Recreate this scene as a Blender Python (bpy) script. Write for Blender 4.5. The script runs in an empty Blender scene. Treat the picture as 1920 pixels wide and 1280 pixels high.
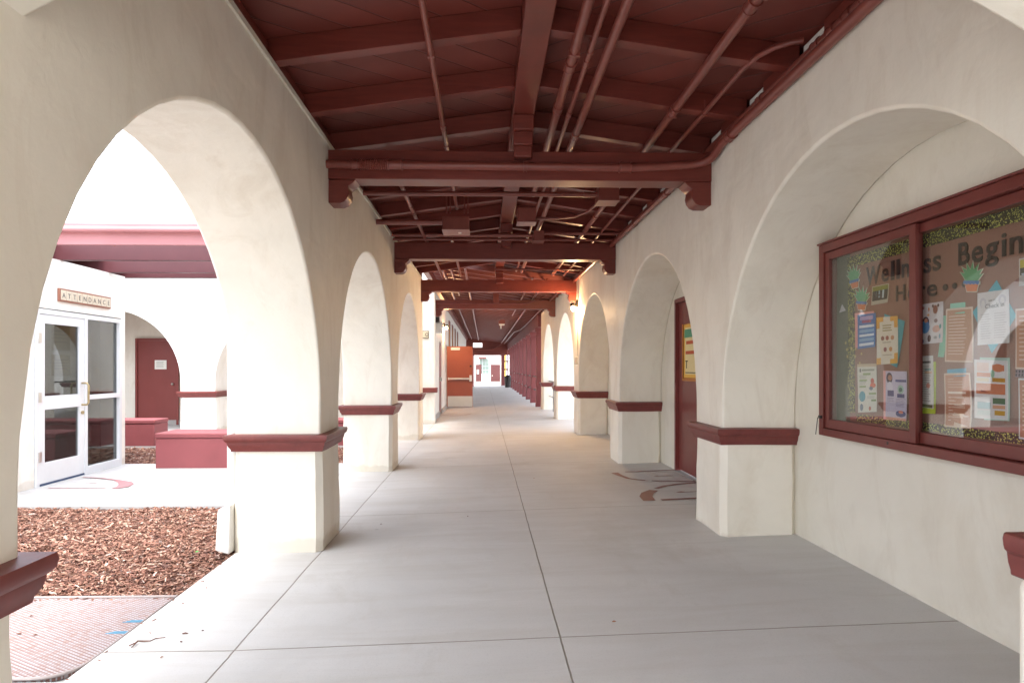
import bpy, bmesh, math, random
from mathutils import Vector, Matrix, noise
random.seed(7)
sc = bpy.context.scene
COL = sc.collection
# ------------------------------------------------------------------ camera, light, exposure
PSI = math.radians(1.5); F = 1180.0; EYE = 1.4
VX, VY = 907.0, 689.0
cd = bpy.data.cameras.new('camera'); cam = bpy.data.objects.new('camera', cd); COL.objects.link(cam)
cam.location = (0, 0, EYE); cam.rotation_euler = (math.pi/2, 0, -PSI)
cd.sensor_width = 36; cd.lens = 36*F/1920
PPX = VX + F*math.tan(PSI)
cd.shift_x = (960-PPX)/1920; cd.shift_y = (VY-640)/1920
cd.clip_start = 0.05; cd.clip_end = 2000
sc.camera = cam
SUN_EL, SUN_AZ = math.radians(72), math.radians(200)     # azimuth clockwise from +Y
w = bpy.data.worlds.new('World'); sc.world = w; w.use_nodes = True
nt = w.node_tree; bg = nt.nodes['Background']
sky = nt.nodes.new('ShaderNodeTexSky'); sky.sky_type = 'NISHITA'; sky.sun_disc = False
sky.sun_elevation = SUN_EL; sky.sun_rotation = SUN_AZ
sky.air_density = 1.0; sky.dust_density = 2.5; sky.ozone_density = 1.0
hs = nt.nodes.new('ShaderNodeHueSaturation'); hs.inputs['Saturation'].default_value = .38
nt.links.new(sky.outputs[0], hs.inputs['Color']); nt.links.new(hs.outputs[0], bg.inputs[0]); bg.inputs[1].default_value = 0.15
sd = bpy.data.lights.new('sun', 'SUN'); sd.energy = .6; sd.angle = math.radians(20); sd.color = (1, .97, .93)
sun = bpy.data.objects.new('sun', sd); COL.objects.link(sun); sun.location = (-3, -6, 12)
dv = Vector((math.sin(SUN_AZ)*math.cos(SUN_EL), math.cos(SUN_AZ)*math.cos(SUN_EL), math.sin(SUN_EL)))
sun.rotation_euler = dv.to_track_quat('Z', 'Y').to_euler()
vs = sc.view_settings; vs.view_transform = 'Standard'; vs.look = 'None'; vs.gamma = 1; vs.exposure = 2.87
sc.cycles.max_bounces = 12; sc.cycles.diffuse_bounces = 8; sc.cycles.glossy_bounces = 4
sc.cycles.transparent_max_bounces = 12; sc.cycles.use_denoising = True
sc.cycles.sample_clamp_indirect = 8

# ------------------------------------------------------------------ helpers
def fz(x):                                   # walkway cross fall
    return 0.03*max(0.0, min(3.8, x+1.24))
def on_x(px, py, X):                         # photo pixel -> (Y, Z) on plane x = X
    cx, cz = (px-PPX)/F, -(py-VY)/F
    dx = math.sin(PSI)+cx*math.cos(PSI); dy = math.cos(PSI)-cx*math.sin(PSI)
    t = X/dx; return t*dy, EYE+t*cz
def on_y(px, py, Y):
    cx, cz = (px-PPX)/F, -(py-VY)/F
    dx = math.sin(PSI)+cx*math.cos(PSI); dy = math.cos(PSI)-cx*math.sin(PSI)
    t = Y/dy; return t*dx, EYE+t*cz
def on_z(px, py, Z=0.0):
    cx, cz = (px-PPX)/F, -(py-VY)/F
    dx = math.sin(PSI)+cx*math.cos(PSI); dy = math.cos(PSI)-cx*math.sin(PSI)
    t = (Z-EYE)/cz; return t*dx, t*dy
def tag(o, label=None, cat=None, group=None, kind=None):
    if label: o['label'] = label
    if cat: o['category'] = cat
    if group: o['group'] = group
    if kind: o['kind'] = kind
    return o
def empty(name, loc, label, cat, group=None):
    o = bpy.data.objects.new(name, None); COL.objects.link(o); o.location = loc
    o.empty_display_size = .1
    return tag(o, label, cat, group)
class MB:
    """collects shapes, builds one mesh object in world coordinates"""
    def __init__(s): s.v = []; s.f = []; s.m = []; s.cur = 0
    def mat(s, i): s.cur = i; return s
    def add(s, vs, fs):
        n = len(s.v); s.v += [tuple(p) for p in vs]
        for f in fs: s.f.append([i+n for i in f]); s.m.append(s.cur)
        return s
    def box(s, x0, x1, y0, y1, z0, z1):
        x0, x1 = min(x0,x1), max(x0,x1); y0, y1 = min(y0,y1), max(y0,y1); z0, z1 = min(z0,z1), max(z0,z1)
        return s.add([(x,y,z) for z in (z0,z1) for y in (y0,y1) for x in (x0,x1)],
            [(0,2,3,1),(4,5,7,6),(0,1,5,4),(2,6,7,3),(0,4,6,2),(1,3,7,5)])
    def hexa(s, c):     # 8 corners: bottom 4 ccw, top 4 ccw
        return s.add(c, [(3,2,1,0),(4,5,6,7),(0,1,5,4),(1,2,6,5),(2,3,7,6),(3,0,4,7)])
    def prism(s, pts, f):   # pts 2D outline, f(u,v,t) -> 3D for t = 0,1
        n = len(pts)
        s.add([f(u,v,0) for u,v in pts]+[f(u,v,1) for u,v in pts],
              [tuple(range(n))[::-1], tuple(range(n,2*n))]+[(i,(i+1)%n,n+(i+1)%n,n+i) for i in range(n)])
        return s
    def tube(s, pts, r, seg=12, cap=True):
        pts = [Vector(p) for p in pts]; rs = r if isinstance(r, (list,tuple)) else [r]*len(pts)
        vs = []; up = None
        for i, p in enumerate(pts):
            d = (pts[min(i+1,len(pts)-1)]-pts[max(i-1,0)]).normalized()
            if up is None:
                up = Vector((0,0,1)) if abs(d.z) < .9 else Vector((1,0,0))
            a = d.cross(up).normalized(); up = a.cross(d).normalized()
            for k in range(seg):
                t = 2*math.pi*k/seg; vs.append(p+(a*math.cos(t)+up*math.sin(t))*rs[i])
        fs = []
        for i in range(len(pts)-1):
            for k in range(seg):
                k2 = (k+1)%seg; fs.append((i*seg+k,(i)*seg+k2,(i+1)*seg+k2,(i+1)*seg+k))
        if cap: fs += [tuple(range(seg))[::-1], tuple(range((len(pts)-1)*seg,len(pts)*seg))]
        return s.add(vs, fs)
    def ball(s, c, r, seg=12):
        vs = []; fs = []; n = seg//2
        rr = r if isinstance(r,(tuple,list)) else (r,r,r)
        for i in range(n+1):
            th = math.pi*i/n
            for k in range(seg):
                ph = 2*math.pi*k/seg
                vs.append((c[0]+rr[0]*math.sin(th)*math.cos(ph), c[1]+rr[1]*math.sin(th)*math.sin(ph), c[2]+rr[2]*math.cos(th)))
        for i in range(n):
            for k in range(seg):
                k2=(k+1)%seg; fs.append((i*seg+k,(i+1)*seg+k,(i+1)*seg+k2,i*seg+k2))
        return s.add(vs, fs)
    def build(s, name, mats, parent=None, bevel=0, smooth=False, seg=2):
        me = bpy.data.meshes.new(name); me.from_pydata(s.v, [], s.f)
        if not isinstance(mats, (list, tuple)): mats = [mats]
        for m in mats: me.materials.append(m)
        me.polygons.foreach_set('material_index', s.m)
        bm = bmesh.new(); bm.from_mesh(me)
        bmesh.ops.remove_doubles(bm, verts=bm.verts, dist=1e-5)
        bmesh.ops.recalc_face_normals(bm, faces=bm.faces)
        bm.to_mesh(me); bm.free()
        o = bpy.data.objects.new(name, me); COL.objects.link(o)
        if smooth:
            me.polygons.foreach_set('use_smooth', [True]*len(me.polygons))
            me.set_sharp_from_angle(angle=math.radians(38))
        if bevel:
            b = o.modifiers.new('bevel', 'BEVEL'); b.width = bevel; b.segments = seg; b.limit_method = 'ANGLE'
            b.angle_limit = math.radians(40); b.harden_normals = False
            me.polygons.foreach_set('use_smooth', [True]*len(me.polygons))
            me.set_sharp_from_angle(angle=math.radians(75))
        if parent: put(o, parent)
        return o
def put(o, parent):
    o.parent = parent
    loc = Vector((0,0,0)); p = parent
    while p: loc += p.location; p = p.parent
    o.location = o.location - loc
    return o
def recenter(o):
    """move a mesh's origin to its base centre"""
    me = o.data; n = len(me.vertices)
    if not n: return o
    xs = [v.co for v in me.vertices]
    c = Vector(((min(v.x for v in xs)+max(v.x for v in xs))/2,(min(v.y for v in xs)+max(v.y for v in xs))/2,min(v.z for v in xs)))
    me.transform(Matrix.Translation(-c)); o.location = o.location + c
    return o

# ------------------------------------------------------------------ materials
def rgb(h):
    h = h.lstrip('#'); c = [int(h[i:i+2],16)/255 for i in (0,2,4)]
    return tuple(x/12.92 if x <= .04045 else ((x+.055)/1.055)**2.4 for x in c)
def new_mat(name):
    m = bpy.data.materials.new(name); m.use_nodes = True
    return m, m.node_tree, m.node_tree.nodes['Principled BSDF']
def N(nt, t, **kw):
    n = nt.nodes.new(t)
    for k, v in kw.items():
        if k.startswith('i_'): n.inputs[k[2:].replace('_',' ')].default_value = v
        else: setattr(n, k, v)
    return n
def coords(nt, scale=(1,1,1), rot=(0,0,0)):
    g = nt.nodes.new('ShaderNodeNewGeometry'); mp = nt.nodes.new('ShaderNodeMapping')
    mp.inputs['Scale'].default_value = scale; mp.inputs['Rotation'].default_value = rot
    nt.links.new(g.outputs['Position'], mp.inputs[0]); return mp.outputs[0]
def noise_tex(nt, vec, scale, detail=4, rough=.55, dist=0):
    n = nt.nodes.new('ShaderNodeTexNoise'); n.inputs['Scale'].default_value = scale
    n.inputs['Detail'].default_value = detail; n.inputs['Roughness'].default_value = rough
    n.inputs['Distortion'].default_value = dist
    nt.links.new(vec, n.inputs['Vector']); return n.outputs['Fac']
def ramp(nt, fac, stops):
    r = nt.nodes.new('ShaderNodeValToRGB'); e = r.color_ramp.elements
    while len(e) < len(stops): e.new(.5)
    for i, (p, c) in enumerate(stops):
        e[i].position = p; e[i].color = (*c, 1) if len(c) == 3 else c
    nt.links.new(fac, r.inputs[0]); return r.outputs[0]
def mix(nt, fac, a, b, mode='MIX'):
    m = nt.nodes.new('ShaderNodeMix'); m.data_type = 'RGBA'; m.blend_type = mode
    for sock, v in ((m.inputs[0], fac), (m.inputs[6], a), (m.inputs[7], b)):
        if hasattr(v, 'links'): nt.links.new(v, sock)
        elif isinstance(v, (int, float)): sock.default_value = v
        else: sock.default_value = (*v, 1)
    return m.outputs[2]
def math_n(nt, op, a, b=None, c=None):
    m = nt.nodes.new('ShaderNodeMath'); m.operation = op
    for i, v in enumerate((a, b, c)):
        if v is None: continue
        if hasattr(v, 'links'): nt.links.new(v, m.inputs[i])
        else: m.inputs[i].default_value = v
    return m.outputs[0]
def bump(nt, h, strength, dist, prev=None):
    b = nt.nodes.new('ShaderNodeBump'); b.inputs['Strength'].default_value = strength
    b.inputs['Distance'].default_value = dist; nt.links.new(h, b.inputs['Height'])
    if prev: nt.links.new(prev, b.inputs['Normal'])
    return b.outputs[0]
def dark(c, k): return tuple(x*k for x in c)

def stucco(name, base, stain=.86):
    m, nt, p = new_mat(name)
    v = coords(nt)
    big = noise_tex(nt, v, .9, 5, .6, 1.2)
    mid = noise_tex(nt, coords(nt, (1,1,.5)), 2.2, 5, .55, .5)
    fine = noise_tex(nt, v, 38, 4, .6)
    c = mix(nt, ramp(nt, big, [(.35,(0,0,0)),(.68,(1,1,1))]), dark(base, stain), base)
    c = mix(nt, ramp(nt, mid, [(.50,(0,0,0)),(.80,(.5,.5,.5))]), c, (base[0]*.80, base[1]*.76, base[2]*.70))
    sm = noise_tex(nt, coords(nt,(.8,.8,.30),(.5,.4,.2)), 4.2, 7, .68, 1.0)
    c = mix(nt, ramp(nt, sm, [(.50,(0,0,0)),(.66,(.42,.42,.42))]), c, (base[0]*.80, base[1]*.765, base[2]*.72))
    # small scuffs
    sc_ = noise_tex(nt, coords(nt,(1,1,1)), 9, 8, .75, 0)
    c = mix(nt, ramp(nt, sc_, [(.70,(0,0,0)),(.78,(.5,.5,.5))]), c, dark(base,.72))
    # darker, browner where walls meet the ground
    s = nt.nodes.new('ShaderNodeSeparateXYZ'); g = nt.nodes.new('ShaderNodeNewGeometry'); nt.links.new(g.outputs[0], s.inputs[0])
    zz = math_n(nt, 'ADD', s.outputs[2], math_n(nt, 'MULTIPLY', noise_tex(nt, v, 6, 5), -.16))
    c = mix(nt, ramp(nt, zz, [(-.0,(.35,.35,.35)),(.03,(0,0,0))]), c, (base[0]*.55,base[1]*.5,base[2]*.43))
    nt.links.new(c, p.inputs['Base Color']); p.inputs['Roughness'].default_value = .55
    p.inputs['Specular IOR Level'].default_value = .35
    trow = noise_tex(nt, coords(nt,(1,.7,1.2),(.3,.2,.6)), 1.7, 3, .45, .6)
    b = bump(nt, trow, .5, .035)
    b = bump(nt, noise_tex(nt, v, 9, 5, .6, .4), .5, .006, b)
    b = bump(nt, fine, .15, .0012, b)
    nt.links.new(b, p.inputs['Normal'])
    return m
CREAM = (.865, .82, .715)
STUCCO = stucco('cream_stucco', CREAM, .92)
STUCCO2 = stucco('white_stucco', (.84,.82,.77), .93)
BLOCK = stucco('inner_wall_paint', (.80,.765,.67), .92)

def paint(name, base, rough=.42, var=.8, grain=(1,1,1), gscale=8, spec=.4, metal=0, bumpv=.25):
    m, nt, p = new_mat(name)
    v = coords(nt, grain)
    n1 = noise_tex(nt, v, gscale, 6, .6, .5); n2 = noise_tex(nt, coords(nt), 1.6, 4, .5)
    c = mix(nt, ramp(nt, n1, [(.3,(0,0,0)),(.7,(1,1,1))]), dark(base, var), base)
    c = mix(nt, ramp(nt, n2, [(.4,(0,0,0)),(.7,(.35,.35,.35))]), c, tuple(min(1,x*1.12+.01) for x in base))
    nt.links.new(c, p.inputs['Base Color'])
    r = nt.nodes.new('ShaderNodeMapRange'); r.inputs[3].default_value = rough*.8; r.inputs[4].default_value = min(1,rough*1.3)
    nt.links.new(n1, r.inputs[0]); nt.links.new(r.outputs[0], p.inputs['Roughness'])
    p.inputs['Specular IOR Level'].default_value = spec; p.inputs['Metallic'].default_value = metal
    nt.links.new(bump(nt, n1, bumpv, .003), p.inputs['Normal'])
    return m
WOODRED = paint('red_painted_timber', (.185,.036,.025), .38, .7, (.6,.6,6), 7)
PIPERED = paint('red_painted_conduit', (.22,.055,.040), .33, .8, (1,1,1), 10, .5)
LEDGERED = paint('red_ledge_paint', (.195,.046,.040), .4, .72, (1,1,1), 14)
DOORRED = paint('red_door_paint', (.20,.036,.030), .33, .88, (1,1,.3), 3, .5)
DOORORG = paint('orange_red_door_paint', (.29,.072,.042), .38, .88, (1,1,.3), 3, .5)
FRAMERED = paint('red_frame_paint', (.175,.037,.029), .36, .8, (1,1,1), 9, .5)
PINKCON = paint('pink_red_painted_block', (.22,.056,.062), .6, .85, (1,1,1), 4)
POSTRED = paint('rose_red_post_paint', (.205,.05,.052), .45, .8, (1,1,.4), 5)
FASCIA = paint('faded_pink_fascia', (.42,.17,.175), .5, .85, (.3,1,1), 4)
WHITEMET = paint('white_aluminium', (.70,.72,.74), .35, .93, (1,1,1), 4, .5)
STEEL = paint('brushed_steel', (.62,.60,.56), .32, .85, (1,1,30), 6, .5, .9)
DARKMET = paint('dark_metal', (.05,.045,.045), .4, .8, (1,1,1), 8, .5, .6)
GREYMET = paint('grey_handrail_metal', (.20,.19,.19), .38, .8, (1,1,1), 8, .5, .4)
BRASS = paint('worn_brass', (.45,.36,.20), .3, .85, (1,1,1), 8, .5, .9)
TRIM = paint('cream_trim', (.74,.71,.62), .55, .85, (1,.2,1), 8)
DOWNSP = paint('white_downspout', (.80,.79,.75), .5, .9, (1,1,1), 5)
def plain(name, c, rough=.6, metal=0, spec=.4):
    m, nt, p = new_mat(name); v = coords(nt)
    n = noise_tex(nt, v, 30, 3)
    nt.links.new(mix(nt, n, dark(c,.9), tuple(min(1,x*1.06) for x in c)), p.inputs['Base Color'])
    p.inputs['Roughness'].default_value = rough; p.inputs['Metallic'].default_value = metal
    p.inputs['Specular IOR Level'].default_value = spec
    return m
_pc = {}
def pc(h, rough=.6):
    k = (h, rough)
    if k not in _pc: _pc[k] = plain('paper_'+h.strip('#'), rgb(h), rough)
    return _pc[k]
def deck_mat(name, base, diag=True):
    m, nt, p = new_mat(name)
    g = nt.nodes.new('ShaderNodeNewGeometry'); s = nt.nodes.new('ShaderNodeSeparateXYZ'); nt.links.new(g.outputs[0], s.inputs[0])
    if diag:
        ax = math_n(nt, 'ABSOLUTE', math_n(nt, 'SUBTRACT', s.outputs[0], .31))
        u = math_n(nt, 'MULTIPLY', math_n(nt, 'ADD', ax, s.outputs[1]), .7071)
    else: u = s.outputs[0]
    q = math_n(nt, 'DIVIDE', u, .19)
    fr = math_n(nt, 'FRACT', q); fl = math_n(nt, 'FLOOR', q)
    edge = math_n(nt, 'MINIMUM', fr, math_n(nt, 'SUBTRACT', 1, fr))
    wn = nt.nodes.new('ShaderNodeTexWhiteNoise'); wn.noise_dimensions = '1D'; nt.links.new(fl, wn.inputs['W'])
    v = coords(nt)
    c = mix(nt, wn.outputs[0], dark(base,.88), tuple(x*1.08 for x in base))
    c = mix(nt, math_n(nt,'MULTIPLY',noise_tex(nt, v, 7, 6, .6, 1),.5), c, dark(base,.6))
    groove = ramp(nt, edge, [(0,(0,0,0)),(.035,(1,1,1))])
    c = mix(nt, groove, dark(base,.35), c)
    nt.links.new(c, p.inputs['Base Color']); p.inputs['Roughness'].default_value = .5
    nt.links.new(bump(nt, groove, .8, .006), p.inputs['Normal'])
    return m
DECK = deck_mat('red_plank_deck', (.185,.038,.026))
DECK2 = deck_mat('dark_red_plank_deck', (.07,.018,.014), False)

def concrete(name, base, jx=(), jy=(), jw=.0058):
    m, nt, p = new_mat(name)
    g = nt.nodes.new('ShaderNodeNewGeometry'); s = nt.nodes.new('ShaderNodeSeparateXYZ'); nt.links.new(g.outputs[0], s.inputs[0])
    v = coords(nt)
    a = noise_tex(nt, v, .7, 6, .6, .8); b_ = noise_tex(nt, coords(nt,(.35,2.2,1)), 2.2, 6, .65, .6); f = noise_tex(nt, v, 120, 3, .7)
    c = mix(nt, ramp(nt, a, [(.3,(0,0,0)),(.7,(1,1,1))]), dark(base,.84), base)
    c = mix(nt, ramp(nt, b_, [(.45,(0,0,0)),(.72,(.6,.6,.6))]), c, (base[0]*.80,base[1]*.77,base[2]*.73))
    c = mix(nt, ramp(nt, f, [(.30,(.4,.4,.4)),(.48,(0,0,0))]), c, dark(base,.7))
    sp = noise_tex(nt, v, 6.5, 10, .8)
    c = mix(nt, ramp(nt, sp, [(.705,(0,0,0)),(.74,(.55,.55,.55))]), c, (base[0]*.5,base[1]*.42,base[2]*.36))
    # gum spots and faint tyre and mop streaks
    vg = nt.nodes.new('ShaderNodeTexVoronoi'); vg.inputs['Scale'].default_value = 1.7; nt.links.new(v, vg.inputs['Vector'])
    c = mix(nt, ramp(nt, vg.outputs['Distance'], [(.022,(.45,.45,.45)),(.034,(0,0,0))]), c, dark(base,.45))
    stn = noise_tex(nt, coords(nt,(1,.5,1)), 1.3, 8, .7, .4)
    c = mix(nt, ramp(nt, stn, [(.55,(0,0,0)),(.64,(.35,.35,.35))]), c, (base[0]*.74,base[1]*.71,base[2]*.66))
    line = None
    wob = math_n(nt, 'MULTIPLY', math_n(nt, 'SUBTRACT', noise_tex(nt, v, 3, 3), .5), .012)
    for ax, lst in ((0, jx), (1, jy)):
        for t in lst:
            d = math_n(nt, 'ABSOLUTE', math_n(nt, 'SUBTRACT', math_n(nt,'ADD',s.outputs[ax],wob), t))
            d = math_n(nt, 'DIVIDE', d, jw)
            line = d if line is None else math_n(nt, 'MINIMUM', line, d)
    if line is not None:
        lr = ramp(nt, line, [(.35,(0,0,0)),(1,(1,1,1))])
        c = mix(nt, lr, (base[0]*.42,base[1]*.38,base[2]*.33), c)
    nt.links.new(c, p.inputs['Base Color'])
    rr = nt.nodes.new('ShaderNodeMapRange'); rr.inputs[3].default_value=.5; rr.inputs[4].default_value=.75
    nt.links.new(b_, rr.inputs[0]); nt.links.new(rr.outputs[0], p.inputs['Roughness'])
    p.inputs['Specular IOR Level'].default_value = .4
    p.inputs['Specular IOR Level'].default_value = .25
    bb = bump(nt, f, .15, .002)
    bb = bump(nt, b_, .12, .006, bb)
    if line is not None: bb = bump(nt, lr, .7, .006, bb)
    nt.links.new(bb, p.inputs['Normal'])
    return m
FLOOR = concrete('walkway_concrete', (.60,.595,.575), (.385,-1.235), [3.15+2.83*i for i in range(-4,16)])
PAVE = concrete('courtyard_concrete', (.42,.42,.42), (-4.05,-6.2), (8.05,))
GROUND = concrete('ground_concrete', (.55,.54,.52))

# glass: thin pane, Fresnel mix of clear and mirror
def glass_mat(name, tint=(1,1,1), k=1.0, ior=1.5):
    m = bpy.data.materials.new(name); m.use_nodes = True; nt = m.node_tree; nt.nodes.clear()
    o = nt.nodes.new('ShaderNodeOutputMaterial'); mx = nt.nodes.new('ShaderNodeMixShader')
    t = nt.nodes.new('ShaderNodeBsdfTransparent'); t.inputs[0].default_value = (*tint,1)
    g = nt.nodes.new('ShaderNodeBsdfGlossy'); g.inputs['Roughness'].default_value = .01
    fr = nt.nodes.new('ShaderNodeFresnel'); fr.inputs[0].default_value = ior
    gb_ = nt.nodes.new('ShaderNodeNewGeometry')
    nt.links.new(math_n(nt,'ADD',ior,math_n(nt,'MULTIPLY',gb_.outputs['Backfacing'],1/ior-ior)), fr.inputs[0])
    nt.links.new(math_n(nt,'MULTIPLY',fr.outputs[0],k), mx.inputs[0])
    nt.links.new(t.outputs[0], mx.inputs[1]); nt.links.new(g.outputs[0], mx.inputs[2]); nt.links.new(mx.outputs[0], o.inputs[0])
    return m
GLASS = glass_mat('case_glass', (.97,.98,.97), 1.5)
GLASS2 = glass_mat('door_glass', (.36,.38,.37), 1.8)
def emis(name, c, s):
    m, nt, p = new_mat(name); p.inputs['Base Color'].default_value = (*c,1)
    p.inputs['Emission Color'].default_value = (*c,1); p.inputs['Emission Strength'].default_value = s; return m

# ------------------------------------------------------------------ ground
XL, XR, T = -1.24, 1.845, .65
P0, PP, PL = 4.82, 3.7, .60          # front of first pier, spacing, pier length
OPEN = PP-PL; RAD = OPEN/2; SPRING = 1.09
g = MB(); g.box(-300, 300, -300, 700, -.9, -.62); tag(recenter(g.build('ground', GROUND)), kind='structure')
# walkway slab with a 3 % cross fall, as one solid
f = MB()
def slab_strip(x0, x1, y0, y1, zb=-.30):
    f.hexa([(x0,y0,zb),(x1,y0,zb),(x1,y1,zb),(x0,y1,zb),(x0,y0,fz(x0)),(x1,y0,fz(x1)),(x1,y1,fz(x1)),(x0,y1,fz(x0))])
slab_strip(-1.875, -1.24, -12, 47.5); slab_strip(-1.24, 2.5, -12, 47.5)
walk = tag(f.build('walkway', FLOOR), kind='structure')
tag(MB().box(2.5, 60, 12.9, 130, -.4, .07).box(2.5, 60, -12, 12.9, -.4, .07).build('side_yard', GROUND), kind='structure')
tag(MB().box(-9.5, -1.875, 6.45, 9.28, -.3, .004).box(-9.5,-1.875,11.35,16.0,-.3,.004).box(-5.2,-1.875,-12,2.88,-.3,-.02).build('courtyard_paving', PAVE), kind='structure')
tag(MB().hexa([(-12,47.5,-.6),(14,47.5,-.6),(14,58,-.61),(-12,58,-.61),(-12,47.5,.0),(14,47.5,.0),(14,58,-.45),(-12,58,-.45)]).box(-40,40,58,90,-.61,-.45).build('far_yard', GROUND), kind='structure')

tag(MB().box(-30,30,-40,-12.01,-.3,-.01).box(-30,-5.21,-12,-8,-.3,-.012).build('forecourt', PAVE), kind='structure')
# painted door-swing marks on the walkway
MARK = paint('worn_red_floor_paint', (.27,.13,.11), .55, .7, (1,1,1), 30)
def band(mb, pts, wd, x_lift=.004, zf=fz):
    """flat painted band along points (x,y) with widths"""
    n = len(pts); L = []; R = []
    ws = wd if isinstance(wd, (list,tuple)) else [wd]*n
    for i in range(n):
        a = Vector(pts[max(i-1,0)]); b = Vector(pts[min(i+1,n-1)]); d = (b-a).normalized(); q = Vector((-d.y,d.x))*ws[i]/2
        p = Vector(pts[i]); L.append(p+q); R.append(p-q)
    for i in range(n-1):
        qd = [L[i],L[i+1],R[i+1],R[i]]
        mb.add([(p.x,p.y,zf(p.x)+x_lift) for p in qd], [(0,1,2,3)])
def arc(cx, cy, r, a0, a1, n=16):
    return [(cx+r*math.cos(math.radians(a0+(a1-a0)*i/n)), cy+r*math.sin(math.radians(a0+(a1-a0)*i/n))) for i in range(n+1)]
def P(px, py, z=.075): return on_z(px, py, z)
def marks(lines, zf, lift=.004):
    for pts, wd in lines:
        mb = MB(); band(mb, pts, wd, lift, zf); o = mb.build('painted_line', MARK); o.parent = walk
marks([([P(1172,887),P(1268,886)],.045),
       ([P(1152,888),P(1162,893),P(1178,899),P(1196,902),P(1210,903.5)],[.09,.07,.05,.05,.045]),
       ([P(1222,904.5),P(1250,906),P(1310,908)],[.04,.04,.04]),
       ([P(1230,919),P(1248,914.5),P(1275,912),P(1308,910)],[.06,.06,.05,.05]),
       ([P(1226,922),P(1214,927),P(1211,933),P(1218,941)],[.10,.13,.13,.12]),
       ([P(1240,940),P(1312,938.5)],.06),
       ([P(1226,896.5),P(1232,896.4),P(1238,896.6),P(1262,896.6)],[.01,.05,.02,.02]),
       ([P(1268,927),P(1278,926.5),P(1286,927),P(1316,926.4)],[.01,.06,.02,.02])], fz)
def Q(px, py): return on_z(px, py, .004)
for pts, wd in [([Q(90,915.5),Q(200,915)],.03), ([Q(155,895),Q(190,897),Q(216,900),Q(232,904)],[.03,.035,.05,.12]),
                ([Q(233,904),Q(237,908),Q(230,913),Q(214,916)],[.14,.16,.15,.1]), ([Q(160,906),Q(182,905.6)],[.01,.03])]:
    mb = MB(); band(mb, pts, wd, .008, lambda x: 0.004); o = mb.build('painted_line', plain('pale_rose_floor_paint', (.27,.13,.14))); o.parent = walk

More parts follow.
